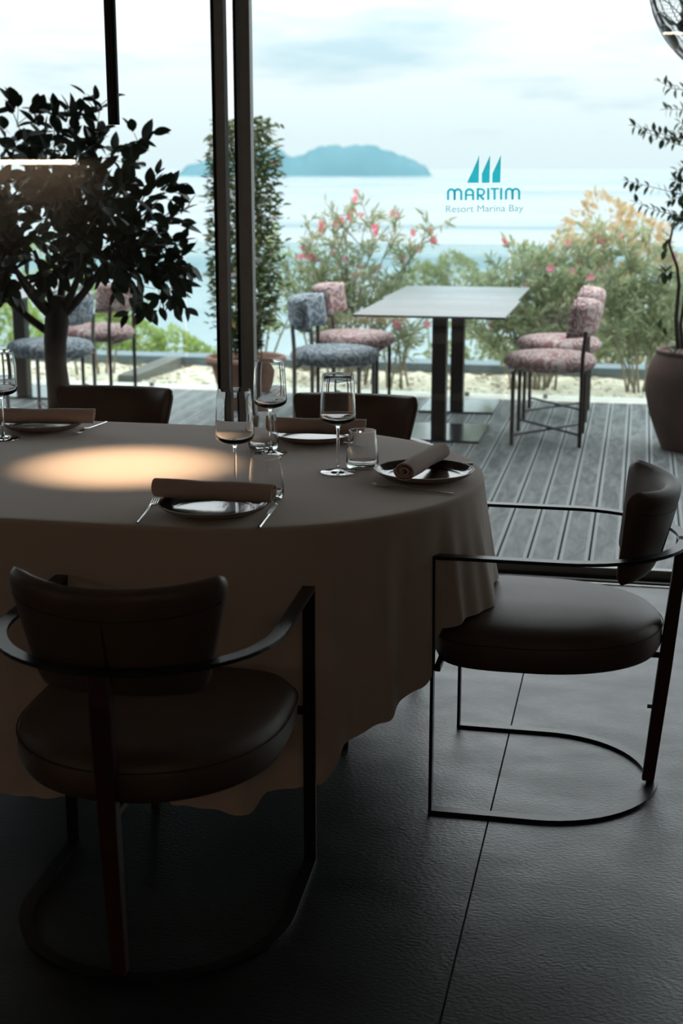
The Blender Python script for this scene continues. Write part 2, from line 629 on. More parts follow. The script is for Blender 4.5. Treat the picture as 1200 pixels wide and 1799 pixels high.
# ---- tiled floor: large slabs over a recessed grout bed
fl = struct(MB().box(X0, X1, Y0, YG, -0.12, -0.006).build('floor', 'grout'), 'dark textured stone slab floor of the dining room')
TW, TL = 1.2, 3.06
xs = [-0.285 + TW * k for k in range(-5, 3)]
tile_cache = {}
for xk in xs:
    for yk in (YG - TL * 3, YG - TL * 2, YG - TL):
        a0, a1 = max(xk, X0), min(xk + TW, X1)
        b0, b1 = max(yk, Y0), yk + TL
        if a1 - a0 < .05 or b1 - b0 < .05:
            continue
        g = 0.002
        w, l = round(a1 - a0, 3), round(b1 - b0, 3)
        if (w, l) not in tile_cache:
            tile_cache[(w, l)] = MB().box(-w / 2 + g, w / 2 - g, -l / 2 + g, l / 2 - g, -0.012, 0).build(
                'floor_tile', 'floor_tile', fl, loc=((a0 + a1) / 2, (b0 + b1) / 2, 0))
        else:
            c = tile_cache[(w, l)].copy()
            COL.objects.link(c)
            c.location = ((a0 + a1) / 2, (b0 + b1) / 2, 0)

struct(MB().box(X0 - .12, X0, Y0, YG + .2, 0, ZC + .3).build('wall_left', 'plaster'))
struct(MB().box(X1, X1 + .12, Y0, YG + .2, 0, ZC + .3).build('wall_right', 'plaster'))
struct(MB().box(X0 - .12, X1 + .12, Y0 - .12, Y0, 0, ZC + .3).build('wall_back', 'plaster'))
struct(MB().box(X0 - .12, X1 + .12, Y0 - .12, YG + .2, ZC, ZC + .12).build('ceiling', 'ceiling_paint'))

# ---- sliding glass front: threshold, header and two overlapping leaves with their stiles
tr = struct(MB().box(X0, X1, 5.105, 5.265, -0.05, -0.004).build('trim_1', 'track_metal'), 'dark metal threshold track of the sliding glass doors')
MB().box(X0, X1, 5.092, 5.104, -0.03, 0.004).build('threshold_strip', 'sill_steel', tr)
for yy in (5.135, 5.185, 5.235):
    MB().box(X0, X1, yy - .006, yy + .006, -0.004, 0.006).build('track_rail', 'track_metal', tr)
hd = struct(MB().box(X0, X1, 5.10, 5.27, 2.50, ZC).build('trim_2', 'frame_metal'), 'dark metal header above the sliding glass doors')


def leaf_door(idx, xa, xb, yc, label, stile_left, stile_right):
    d = struct(MB().box(xa + .02, xb - .02, yc - .006, yc + .006, 0.03, 2.50).build('window_%d' % idx, 'window_glass'), label)
    if stile_left:
        s = MB().box(xa, xa + .05, yc - .022, yc + .022, 0.006, 2.5).build('stile', 'frame_metal', d, bevel=.002)
        MB().box(xa - .013, xa, yc - .018, yc + .018, 0.006, 2.5).build('rubber_seal', 'seal_rubber', s)
    if stile_right:
        s = MB().box(xb - .036, xb, yc - .022, yc + .022, 0.006, 2.5).build('stile', 'frame_metal', d, bevel=.002)
        MB().box(xb - .048, xb - .036, yc - .022, yc + .022, 0.006, 2.5).build('rubber_seal', 'seal_rubber', s)
    MB().box(xa + .05, xb - .05, yc - .016, yc + .016, 0.006, 0.035).build('bottom_rail', 'frame_metal', d)
    return d


leaf_door(1, -4.2, -1.490, 5.145, 'left sliding glass leaf looking onto the terrace tree', True, True)
leaf_door(2, -1.464, 1.30, 5.215, 'right sliding glass leaf bearing the teal lettering', True, True)
leaf_door(3, -6.6, -4.17, 5.215, 'far left sliding glass leaf beyond the picture', False, True)
leaf_door(4, 1.27, 2.6, 5.145, 'far right sliding glass leaf beyond the picture', True, False)

# ---- roof over the inner strip of the terrace
struct(MB().box(X0 - .5, X1 + .8, 5.27, 7.45, 2.56, 2.76).build('terrace_roof', 'roof_soffit'), 'flat canopy roof sheltering the strip of terrace by the glass')

# ---- timber deck
DX0, DX1, DY0, DY1 = -6.6, 3.0, 5.268, 9.33
PITCH = 0.1190
dk = struct(MB().box(DX0, DX1, DY0, DY1, -0.16, -0.030).build('deck', 'deck_joist'), 'grey grooved timber terrace deck')
bd = None
k0 = int((DX0 + .14) / PITCH)
for k in range(k0, int((DX1 + .14) / PITCH)):
    xc = -0.14 + (k + .5) * PITCH
    if bd is None:
        h = PITCH / 2 - 0.0035
        prof = [(-h, -.026), (-h, -.003), (-h + .003, 0), (h - .003, 0), (h, -.003), (h, -.026)]
        m = MB()
        ra = [(x, DY0 - 7.3, z) for x, z in prof]
        rb = [(x, DY1 - 7.3, z) for x, z in prof]
        m.grid([ra, rb], close_u=True)
        m.cap(ra)
        m.cap(rb, True)
        bd = m.build('deck_board', 'deck_board', dk, loc=(xc, 7.3, 0))
    else:
        c = bd.copy()
        COL.objects.link(c)
        c.location = (xc, 7.3, random.uniform(-.0012, .0012))

# ---- edge of the terrace, planting bed and coping wall
struct(MB().box(-9, 6, DY1, 9.56, -0.3, 0.004).build('kerb', 'white_kerb', bevel=.01), 'white stone kerb along the outer edge of the deck')
m = MB()
rows = []
for i in range(40):
    yy = 9.56 + 1.10 * i / 39
    rows.append([(-9 + 15 * j / 160, yy, -0.03 + .025 * sin(j * 1.7 + i) * sin(i * .9) + random.uniform(-.008, .008)) for j in range(161)])
m.grid(rows)
struct(m.build('planting_bed', 'sand_bed', smooth=True), 'sandy gravel planting bed beyond the deck')
m = MB()
for k in range(1500):
    x, y, r = random.uniform(-6, 3), random.uniform(9.58, 10.6), random.uniform(.008, .028)
    z = -0.03 + r * .4
    a = random.uniform(0, 6)
    vs = [(x + r * cos(a + q * 2.094), y + r * sin(a + q * 2.094), z - r * .5) for q in range(3)] + \
         [(x + .8 * r * cos(a + 1 + q * 2.094), y + .8 * r * sin(a + 1 + q * 2.094), z + r * .5) for q in range(3)]
    m.add(vs, [(0, 2, 1), (3, 4, 5), (0, 1, 3), (1, 4, 3), (1, 2, 4), (2, 5, 4), (2, 0, 5), (0, 3, 5)])
st = stuff(m.raw('bed_pebbles', 'pebble'))
st['label'] = 'scattered pale pebbles and gravel in the planting bed'
st['category'] = 'pebbles'
cw = struct(MB().box(-9, 6, 10.66, 10.86, -1.2, -0.01).build('garden_wall', 'garden_wall'), 'low garden wall with dark blue grey coping behind the bed')
MB().box(-9, 6, 10.64, 10.90, -0.01, 0.05).build('coping', 'coping', cw, bevel=.004)
te = struct(MB().box(-3.62, -3.48, 9.58, 10.64, -0.1, 0.05).build('bed_divider', 'timber_edge', bevel=.006), 'low grey wall dividing the planting bed')

# ---- hillside falling to the sea, sea and island
m = MB()
rows = []
for i in range(30):
    t = i / 29
    yy = 10.86 + 130 * t ** 1.6
    rows.append([(-70 + 140 * j / 40, yy, -0.9 - 41 * t ** 1.3 + .25 * sin(j * 2.1 + i * 1.3) * min(1, t * 6)) for j in range(41)])
m.grid(rows)
struct(m.build('hillside', 'hill_soil', smooth=True), 'slope of scrub falling from the garden wall to the sea')
m = MB()
rows = []
for i in range(24):
    yy = 90 * (1.36 ** i)
    rows.append([(-1.4 * yy - 200 + (2.8 * yy + 400) * j / 16, yy, -40) for j in range(17)])
m.grid(rows)
struct(m.build('sea', 'sea_water'), 'calm pale blue bay with silvery wind streaks')

# island profile: (azimuth deg, elevation deg) read from the skyline
prof = [(-18.3, 0.0), (-17.4, .22), (-16.4, .52), (-15.4, .74), (-14.6, .84), (-14.2, .78), (-13.6, .46), (-13.3, .52), (-12.9, .72), (-12.4, .90),
        (-11.9, .90), (-11.5, .86), (-11.2, .90), (-10.8, .93), (-10.4, .88), (-9.9, .70), (-9.4, .55), (-8.9, .36), (-8.5, .17), (-8.1, 0.0)]
D = 9000.0
m = MB()
cols = 110
rows = []
for q in range(13):
    w = q / 12
    dd = D * (0.955 + 0.09 * w)
    hh = sin(pi * w) ** 0.75
    row = []
    for j in range(cols):
        az = -18.3 + 10.2 * j / (cols - 1)
        for (a, e), (b, g) in zip(prof, prof[1:]):
            if a <= az <= b + 1e-6:
                s = (az - a) / (b - a)
                s = s * s * (3 - 2 * s)
                el = e + (g - e) * s
                break
        rough = 1 + .05 * sin(j * .8 + q * 1.1) * sin(q * 1.7)
        z = -40 + max(0, hh * (D * tan(radians(el)) + 40 * min(1, el * 6)) * rough)
        row.append((dd * sin(radians(az)), dd * cos(radians(az)), z - .5))
    rows.append(row)
m.grid(rows)
isl = m.build('island', 'island_hazy_scrub', smooth=True)
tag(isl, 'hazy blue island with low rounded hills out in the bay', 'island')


# ================================================================== DINING TABLE AND CLOTH
TZ = 0.745
TCX_R, TCX_L, TCY, TR = -0.955, -1.675, 3.378, 0.606


def outline(s):
    """racetrack outline, s in [0,1): returns point, outward normal and a tag of the place on it"""
    straight = TCX_R - TCX_L
    arc = pi * TR
    tot = 2 * straight + 2 * arc
    d = (s % 1.0) * tot
    if d < straight:                                  # near side, left to right
        return Vector((TCX_L + d, TCY - TR, 0)), Vector((0, -1, 0)), ('near', d / straight)
    d -= straight
    if d < arc:                                       # right end
        a = -pi / 2 + d / TR
        n = Vector((cos(a), sin(a), 0))
        return Vector((TCX_R, TCY, 0)) + n * TR, n, ('right', math.degrees(a))
    d -= arc
    if d < straight:
        return Vector((TCX_R - d, TCY + TR, 0)), Vector((0, 1, 0)), ('far', d / straight)
    d -= straight
    a = pi / 2 + d / TR
    n = Vector((cos(a), sin(a), 0))
    return Vector((TCX_L, TCY, 0)) + n * TR, n, ('left', 180 - math.degrees(a))


tb = thing('dining_table', 'long oval dining table hidden beneath the taupe cloth', 'table', (-1.315, TCY, 0))
m = MB()
NS = 96
ring = [outline(k / NS) for k in range(NS)]
top = [p - n * .012 + Vector((1.315, -TCY, TZ - .006)) for p, n, _ in ring]
bot = [p - n * .012 + Vector((1.315, -TCY, TZ - .034)) for p, n, _ in ring]
m.grid([top, bot], close_u=True)
m.cap(top)
m.cap(bot, True)
m.build('table_top', 'table_wood', tb)
for lx, ly in ((-.70, 3.42), (-1.93, 3.42), (-1.07, 2.98), (-1.56, 2.98), (-1.07, 3.80), (-1.56, 3.80)):
    MB().tube([(lx + 1.315, ly - TCY, 0), (lx + 1.315, ly - TCY, TZ - .034)], [.011, .022], 14).build('leg', 'table_wood', tb, smooth='auto')


def lerp_table(tab, x):
    for (a, u), (b, v) in zip(tab, tab[1:]):
        if a <= x <= b:
            s = (x - a) / (b - a)
            s = s * s * (3 - 2 * s)
            return u + (v - u) * s
    return tab[0][1] if x < tab[0][0] else tab[-1][1]


# hem height around the right end, by bearing (degrees, -90 = towards the camera)
HEM = [(-90, .115), (-74, .105), (-70, .15), (-60, .165), (-54, .25), (-45, .28), (-34, .325), (-29, .345), (-26, .45), (-20, .462), (20, .468), (26, .44), (32, .33), (50, .2), (90, .12)]
FLARE = [(-90, .010), (-82, .0), (-75, .030), (-69, .004), (-64, .015), (-57, .045), (-51, .014), (-44, .022), (-38, .0), (-33, .012), (-28, -.006), (-22, .035), (-8, .050), (4, .028), (14, .045), (24, .03), (34, .0), (60, .04), (90, .012)]
m = MB()
NS = 560
rows = []
for q in (0.0, .35, .7, .9, .97):
    rows.append([Vector((-1.315, TCY, TZ)).lerp(outline(k / NS)[0] - outline(k / NS)[1] * .010 + Vector((0, 0, TZ)), q) if q else Vector((-1.315, TCY, TZ)) for k in range(NS)])
for a in (0, 30, 60, 90):
    rows.append([outline(k / NS)[0] + outline(k / NS)[1] * (-.010 + .010 * sin(radians(a))) + Vector((0, 0, TZ - .010 + .010 * cos(radians(a)))) for k in range(NS)])
ND = 26
for i in range(1, ND + 1):
    t = i / ND
    row = []
    for k in range(NS):
        p, n, (side, u) = outline(k / NS)
        if side in ('right', 'left'):
            hem, fl_ = lerp_table(HEM, u), lerp_table(FLARE, u)
            if side == 'left':
                hem = .12 + .30 * max(0, cos(radians(u))) ** 2
        else:
            hem = .120 + .012 * sin(u * 9 + (2 if side == 'far' else 0))
            x = p.x
            fl_ = .012 + (.012 * sin(x * 23) + .008 * sin(x * 41 + 1)) * (1 if side == 'near' else 1.5)
        L = TZ - .010 - hem
        ripple = .004 * sin(k * .31) + .003 * sin(k * .83 + 1.0)
        off = (fl_ * t ** 1.1) + ripple * t
        row.append(p + n * off + Vector((0, 0, TZ - .010 - L * t)))
    rows.append(row)
m.grid(rows, close_u=True)
cl_o = m.build('tablecloth', 'table_linen', smooth=True)
tag(cl_o, 'taupe linen cloth draped low over the oval dining table', 'tablecloth')


# ================================================================== DINING CHAIRS (front legs at y = 0, facing +y)
HW, RC = 0.271, 0.271


def chair_ring(yback, z, n=28):
    yc = -(yback - RC)
    pts = [(-HW, 0.004, z), (-HW, yc * .5, z)]
    for k in range(n + 1):
        a = pi + pi * k / n
        pts.append((RC * cos(a), yc + RC * sin(a), z))
    pts += [(HW, yc * .5, z), (HW, 0.004, z)]
    return pts


def seat_outline(inset, n=72):
    """D-shaped seat: broad rounded front, half-round back"""
    out_ = []
    for k in range(n):
        a = 2 * pi * k / n
        c, s = cos(a), sin(a)
        e = 2 / 4.0 if s > 0 else 2 / 2.1
        x = .268 * (abs(c) ** e) * (1 if c >= 0 else -1)
        y = (.235 if s > 0 else .305) * (abs(s) ** e) * (1 if s >= 0 else -1) - .215
        r = hypot(x, y + .215)
        f = max(0.0, (r - inset) / r)
        out_.append((x * f, -.215 + (y + .215) * f))
    return out_


def make_chair(label):
    t = thing('dining_chair', label, 'chair', group='dining chairs around the oval table')
    for s in (-1, 1):
        MB().box(s * HW - .0135, s * HW + .0135, -.004, .004, 0, .63).build('front_leg', 'black_steel', t, bevel=.0015)
    MB().strip(chair_ring(.515, 0.0), .027, .008).build('floor_rail', 'black_steel', t)
    MB().strip(chair_ring(.560, .622), .027, .008).build('arm_rail', 'black_steel', t)
    # back post, leaning out, tapered towards the floor
    rows_ = []
    for z, w, d, y in ((.008, .014, .015, -.505), (.30, .017, .017, -.530), (.56, .020, .015, -.552), (.63, .020, .010, -.552)):
        rows_.append([(-w, y - d, z), (w, y - d, z), (w, y + d, z), (-w, y + d, z)])
    m = MB().grid(rows_, close_u=True)
    m.cap(rows_[0], True).cap(rows_[-1])
    bp = m.build('back_post', 'dark_mahogany', t, bevel=.004)
    MB().tube([(0, -.512, .20), (0, -.494, .20)], .005, 8).build('bolt', 'black_steel', bp)
    # seat cushion
    prof_ = [(.10, .345), (.035, .347), (.010, .356), (0, .376), (0, .410), (.006, .428), (.022, .442), (.06, .453), (.12, .460), (.19, .463)]
    rows_ = [[(x, y, z) for x, y in seat_outline(i)] for i, z in prof_]
    m = MB().grid(rows_, close_u=True)
    m.cap(rows_[0], True).cap(rows_[-1])
    se = m.build('seat', 'brown_leather', t, smooth=True)
    o_ = seat_outline(-.001)
    MB().tube([(x, y, .418) for x, y in o_ + o_[:1]], .0014, 6).build('piping', 'leather_seam', se, smooth=True)
    # rail that carries the seat between the legs, and the bracket to the back post
    MB().box(-HW, HW, -.018, -.004, .350, .366).build('seat_rail', 'black_steel', t, bevel=.002)
    MB().box(-.013, .013, -.535, -.03, .330, .345).build('seat_rail', 'black_steel', t, bevel=.002)
    # curved backrest
    R_, yc = .245, -.275
    NU, NV = 52, 32

    def bp_(a, v, side):
        sq = lambda q: (1 - abs(q) ** 7)
        h = .025 * sqrt(max(0, sq(a) * sq(v)))
        ra, rv_ = .15, .30                      # rounded corners
        p, q = (abs(a) - 1 + ra) / ra, (abs(v) - 1 + rv_) / rv_
        if p > 0 and q > 0:
            f = max(p, q) / hypot(p, q)
            a = (1 - ra + ra * p * f) * (1 if a > 0 else -1)
            v = (1 - rv_ + rv_ * q * f) * (1 if v > 0 else -1)
        hw_ = .234 - .026 * (1 - v)             # wider at the top
        ang = a * hw_ / R_
        r = R_ + side * h + .012 * (v - .2)
        zz = .658 + .110 * v + (.012 * a * a if v > 0 else -.006 * a * a) * abs(v)
        return (r * sin(ang), yc - r * cos(ang) + .019 * (1 - v), zz)
    m = MB()
    for side in (-1, 1):
        m.grid([[bp_(-1 + 2 * i / NU, -1 + 2 * j / NV, side) for i in range(NU + 1)] for j in range(NV + 1)])
    br = m.build('backrest', 'brown_leather', t, smooth=True)
    MB().tube([bp_(-.9 + 1.8 * i / 30, .62 - .28 * (1 - (-.9 + 1.8 * i / 30) ** 2) * .5, 1.02) for i in range(31)], .0016, 5).build('seam', 'leather_seam', br)
    MB().tube([bp_(0, .45 - 1.1 * j / 12, 1.02) for j in range(13)], [.0012 + .004 * j / 12 for j in range(13)], 5).build('seam', 'leather_seam', br)
    remember(t)
    return t


CHAIR = make_chair('brown leather armchair seen from behind, nearest the camera')
CHAIR.location = (-0.918, 2.774, 0)
CHAIR.rotation_euler = (0, 0, radians(2.6))
dup(CHAIR, (-0.425, 3.362, 0), radians(90), 'brown leather armchair in side view at the rounded right end of the table')
dup(CHAIR, (-0.873, 3.998, 0), radians(180), 'brown leather armchair on the window side, in front of the blue terrace chair')
dup(CHAIR, (-1.688, 3.998, 0), radians(180), 'brown leather armchair on the window side, beneath the dark terrace tree')


# ================================================================== PLACE SETTINGS
def lathe_obj(name, material, parent, prof_, seg=48, smooth='auto'):
    return MB().lathe(prof_, seg).build(name, material, parent, smooth=smooth)


# plate
PL = thing('dinner_plate', 'x', 'plate', group='dinner plates on the cloth')
lathe_obj('plate_body', 'plate_stoneware', PL, [(0.0005, .002), (.062, .001), (.066, 0.0), (.070, .0015), (.100, .0062), (.112, .0125), (.1195, .0185), (.1225, .0205), (.1228, .0225), (.1205, .0228), (.1180, .0212)], 64)
lathe_obj('glaze', 'plate_glaze', PL, [(.1182, .0213), (.113, .0160), (.106, .0108), (.098, .0078), (.088, .0068), (.0005, .0066)], 64)
remember(PL)
# wine glass: tall tapered bowl on a slender stem
WG = thing('wine_glass', 'x', 'wine glass', group='wine glasses on the table')
lathe_obj('bowl', 'drinking_glass', WG, [(.0388, .2462), (.03885, .2456), (.0405, .225), (.0428, .185), (.0446, .148), (.0446, .141), (.042, .134), (.034, .128), (.018, .1225), (.007, .1185), (.0046, .113),
                                         (.0030, .1125), (.0004, .1125)], 56)
lathe_obj('bowl_inside', 'drinking_glass', WG, [(.0388, .2462), (.0380, .2462), (.03795, .2456), (.0396, .225), (.0419, .185), (.0434, .148), (.043, .142), (.040, .1375), (.033, .1325), (.018, .1275), (.0004, .1255)], 56)
lathe_obj('stem', 'drinking_glass', WG, [(.0004, .1124), (.0044, .1122), (.0036, .104), (.0033, .08), (.0033, .03), (.0042, .015), (.007, .008), (.016, .0048), (.030, .0030), (.0435, .0020), (.0442, .0012), (.0438, .0004), (.0004, .0004)], 56)
# merge bowl halves so that the wall is a closed skin
remember(WG)
# tumbler: stemless, thick base, narrowing rim
TU = thing('tumbler', 'x', 'glass', group='water tumblers on the table')
lathe_obj('tumbler_wall', 'drinking_glass', TU, [(.0004, .0006), (.034, .0006), (.039, .003), (.0412, .010), (.0412, .020), (.0395, .045), (.0365, .075), (.03425, .0950), (.0342, .0956), (.0334, .0956), (.03335, .0950),
                                                 (.0356, .075), (.0386, .045), (.0401, .022), (.0385, .015), (.030, .0105), (.0004, .0095)], 56)
remember(TU)
# fuse the two bowl shells of the wine glass into one closed mesh
bowl = [k for k, _ in CH[WG.name] if k.name.startswith('bowl') and not k.name.startswith('bowl_inside')][0]
ins = [k for k, _ in CH[WG.name] if k.name.startswith('bowl_inside')][0]
bm = bmesh.new()
bm.from_mesh(bowl.data)
bm.from_mesh(ins.data)
bmesh.ops.remove_doubles(bm, verts=bm.verts, dist=1e-5)
bmesh.ops.recalc_face_normals(bm, faces=bm.faces)
bm.to_mesh(bowl.data)
bm.free()
bowl.data.shade_smooth()
bowl.data.set_sharp_from_angle(angle=radians(40))
bpy.data.objects.remove(ins)
remember(WG)


def napkin_mesh():
    """square of linen folded and rolled: a spiral sheet with soft uneven skin"""
    m_ = MB()
    turns, R0, L_, th = 3.2, .0250, .266, .0030
    NA, NL = 90, 26
    rnd = [random.uniform(-1, 1) for _ in range(8)]

    def pt(a, l, o):
        f = a / NA
        ang = f * turns * 2 * pi
        r = .006 + (R0 - .006) * f + o
        lx = -L_ / 2 + L_ * l / NL
        w = 1 + .05 * sin(lx * 22 + rnd[0] * 3 + ang * .7) * f + .035 * sin(lx * 47 + ang * 2 + rnd[1])
        lx += .006 * sin(ang * .5) * (1 if l > NL / 2 else -1) * (abs(l - NL / 2) / (NL / 2))
        z = R0 + r * w * sin(ang - 1.2) * .93
        return (lx, r * w * cos(ang - 1.2) * 1.06 + .002 * sin(lx * 15 + rnd[2]), max(z, .0006 * (1 - f)))
    outer = [[pt(a, l, th / 2) for l in range(NL + 1)] for a in range(NA + 1)]
    inner = [[pt(a, l, -th / 2) for l in range(NL + 1)] for a in range(NA + 1)]
    m_.grid(outer)
    m_.grid(inner)
    for l in (0, NL):
        m_.grid([[outer[a][l] for a in range(NA + 1)], [inner[a][l] for a in range(NA + 1)]])
    for a in (0, NA):
        m_.grid([outer[a], inner[a]])
    return m_


def napkin(loc, rz, label, tilt=0.0):
    o = napkin_mesh().build('rolled_napkin', 'napkin_linen', smooth='auto')
    o.location = loc
    o.rotation_euler = (0, tilt, rz)
    return tag(o, label, 'napkin', 'rolled napkins on the plates')


# fork and knife, lying along +x from the handle end (x = 0) on z = 0
FK = thing('fork', 'x', 'fork', group='forks on the cloth')
m = MB()
hp = [(0, .0025, .0032), (.03, .0025, .0028), (.08, .003, .0021), (.125, .0045, .0020), (.145, .009, .0026), (.160, .006, .0060), (.172, .0035, .0095)]
rows = []
for x, z, w in hp:
    rows.append([(x, w * cos(2 * pi * k / 10), z + (.0018 if x < .13 else .0012) * sin(2 * pi * k / 10)) for k in range(10)])
m.grid(rows, close_u=True)
m.cap(rows[0]).cap(rows[-1], True)
m.build('handle', 'cutlery_steel', FK, smooth='auto')
for k in range(4):
    yy = -.0075 + .005 * k
    MB().tube([(.170, yy * .9, .0035), (.185, yy, .0022), (.200, yy, .0032), (.214, yy * .95, .007)], [.0015, .0014, .0012, .0006], 6).build('tine', 'cutlery_steel', FK, smooth=True)
remember(FK)
KN = thing('table_knife', 'x', 'knife', group='knives on the cloth')
m = MB()
rows = [[(x, w * cos(2 * pi * k / 10), .0032 + .0030 * sin(2 * pi * k / 10)) for k in range(10)] for x, w in ((0, .0030), (.004, .0042), (.06, .0036), (.105, .0032), (.112, .0036))]
m.grid(rows, close_u=True)
m.cap(rows[0]).cap(rows[-1], True)
m.build('handle', 'cutlery_steel', KN, smooth='auto')
m = MB()
up, lo = [], []
for i in range(15):
    t_ = i / 14
    x = .111 + .112 * t_
    yu = .0055 + .0045 * sin(pi * min(1, t_ * 1.15) * .8)
    yl = -.0045
    if t_ > .82:
        s_ = (t_ - .82) / .18
        yl += s_ * s_ * .0105
    up.append((x, yu if t_ < 1 else yl + .0008))
    lo.append((x, yl))
rows = [[(x, y, .0042) for x, y in lo], [(x, y, .0022) for x, y in up], [(x, y, .0014) for x, y in up], [(x, y, .0026) for x, y in lo]]
m.grid(rows, close_v=True)
m.build('blade', 'cutlery_steel', KN, smooth='auto')
remember(KN)


def place(proto, first, loc, rz, label):
    if proto.name not in first:
        first.add(proto.name)
        proto.location = loc
        proto.rotation_euler = (0, 0, rz)
        proto['label'] = label
        return proto
    return dup(proto, loc, rz, label)


USED = set()


def cutlery(proto, a, b, label):
    """handle end a, tip b on the cloth"""
    place(proto, USED, (a[0], a[1], TZ + .0005), atan2(b[1] - a[1], b[0] - a[0]), label)


ZT = TZ + .0008
place(PL, USED, (-.893, 2.928, ZT), .3, 'dark glazed plate nearest the camera, in front of the near armchair')
place(PL, USED, (-.492, 3.375, ZT), 1.1, 'dark glazed plate at the rounded right end of the table')
place(PL, USED, (-.868, 3.815, ZT), 2.0, 'dark glazed plate on the far side behind the tall wine glasses')
place(PL, USED, (-1.680, 3.825, ZT), 2.6, 'dark glazed plate on the far side beside the terrace tree')
ZN = TZ + .0185
napkin((-.900, 2.955, ZN), radians(-2), 'rolled taupe napkin across the plate nearest the camera')
napkin((-.497, 3.375, ZN), radians(79), 'rolled taupe napkin with its spiral end showing, on the right end plate')
napkin((-.858, 3.800, ZN), radians(3), 'rolled taupe napkin on the far plate behind the tall wine glasses')
napkin((-1.655, 3.800, ZN), radians(10), 'rolled taupe napkin on the far plate beside the terrace tree')
place(WG, USED, (-.890, 3.092, ZT), 0, 'tall clear wine glass rising behind the nearest napkin')
place(WG, USED, (-.711, 3.390, ZT), 0, 'tall clear wine glass left of the right end plate')
place(WG, USED, (-.938, 3.600, ZT), 0, 'tall clear wine glass farthest back in the middle of the table')
place(WG, USED, (-1.722, 3.650, ZT), 0, 'tall clear wine glass cut by the left edge of the picture')
place(TU, USED, (-.815, 3.083, ZT), 0, 'clear stemless tumbler behind the right tip of the nearest napkin')
place(TU, USED, (-.663, 3.462, ZT), 0, 'clear stemless tumbler next to the right end plate')
place(TU, USED, (-.972, 3.655, ZT), 0, 'clear stemless tumbler behind the middle wine glasses, by the far plate')
cutlery(FK, (-1.022, 2.790), (-1.052, 3.000), 'steel fork whose handle shows left of the nearest plate')
cutlery(FK, (-.396, 3.200), (-.618, 3.268), 'steel fork lying in front of the right end plate')
cutlery(FK, (-.742, 3.960), (-.770, 3.745), 'steel fork at the far plate, seen through the right tumbler')
cutlery(FK, (-1.535, 3.955), (-1.550, 3.735), 'steel fork right of the far plate beside the terrace tree')
cutlery(KN, (-.757, 2.800), (-.772, 3.030), 'steel knife right of the nearest plate')
cutlery(KN, (-.392, 3.548), (-.632, 3.536), 'steel knife mostly hidden behind the right end plate')

# ================================================================== PENDANT LAMP
PX, PY = -1.257, 3.366
pn = thing('pendant_lamp', 'slim black tube pendant lamp hanging over the table', 'lamp', (PX, PY, ZC))
MB().lathe([(.0005, 1.584 - ZC + .004), (.0125, 1.584 - ZC + .004), (.0128, 1.584 - ZC), (.0142, 1.584 - ZC), (.0142, -.02), (.0005, -.02)], 28).build('tube', 'lamp_black', pn, smooth='auto')
MB().lathe([(.0005, -.022), (.05, -.022), (.05, -.0005), (.0005, -.0005)], 28).build('ceiling_rose', 'lamp_black', pn, smooth='auto')
MB().lathe([(.0005, 1.584 - ZC + .003), (.0120, 1.584 - ZC + .003), (.0120, 1.584 - ZC + .0035)], 24).build('lens', 'lamp_lens', pn)
sl = bpy.data.lights.new('lamp_beam', 'SPOT')
sl.energy = 48.0
sl.color = (1.0, 0.76, 0.50)
sl.spot_size = radians(43)
sl.spot_blend = 1.0
sl.shadow_soft_size = 0.008
so = bpy.data.objects.new('lamp_beam', sl)
COL.objects.link(so)
so.parent = pn
so.location = (0, 0, 1.584 - ZC - .006)

# ================================================================== LETTERING ON THE GLASS
ZD = 5.2085   # room side face of the right leaf


def on_glass(x, y):
    p = on_depth(x, y, ZD - .0006)
    return p


dc = thing('window_decal', 'teal three-sail emblem with lettering on the right glass leaf', 'decal', (-.565, ZD - .0006, 1.33))
DB = Vector((-.565, ZD - .0006, 1.33))


def flat(polys, name, material, parent):
    """thin film shapes given as photo outlines on the glass"""
    m_ = MB()
    for pl in polys:
        a = [on_glass(*q) - DB for q in pl]
        n_ = len(a)
        m_.add(a, [tuple(range(n_))])
    return m_.build(name, material, parent)


def zp(x, y):      # enlarged study of the emblem back to photo pixels
    return (760 + x * .15, 250 + y * .15)


flat([[zp(404, 474), zp(540, 474), zp(546, 148), zp(528, 200), zp(470, 335)]], 'sail', 'decal_teal', dc)
flat([[zp(577, 474), zp(667, 474), zp(675, 148), zp(577, 368)]], 'sail', 'decal_teal', dc)
flat([[zp(699, 472), zp(793, 472), zp(801, 148), zp(701, 366)]], 'sail', 'decal_teal', dc)


def stroke(pts, w=26):
    """a constant-width pen stroke as quads"""
    quads = []
    L_, R_ = [], []
    for i, p in enumerate(pts):
        a, b = pts[max(i - 1, 0)], pts[min(i + 1, len(pts) - 1)]
        dx, dy = b[0] - a[0], b[1] - a[1]
        q = hypot(dx, dy)
        nx, ny = -dy / q * w / 2, dx / q * w / 2
        L_.append((p[0] + nx, p[1] + ny))
        R_.append((p[0] - nx, p[1] - ny))
    for i in range(len(pts) - 1):
        quads.append([zp(*L_[i]), zp(*L_[i + 1]), zp(*R_[i + 1]), zp(*R_[i])])
    return quads


def arch(x0, x1, yb, yt, n=12, side=1):
    r = (x1 - x0) / 2
    yc = yt + r
    pts = [(x0, yb)] + [(x0 + r - r * cos(pi * k / n), yc - r * sin(pi * k / n)) for k in range(n + 1)] + [(x1, yb)]
    return pts


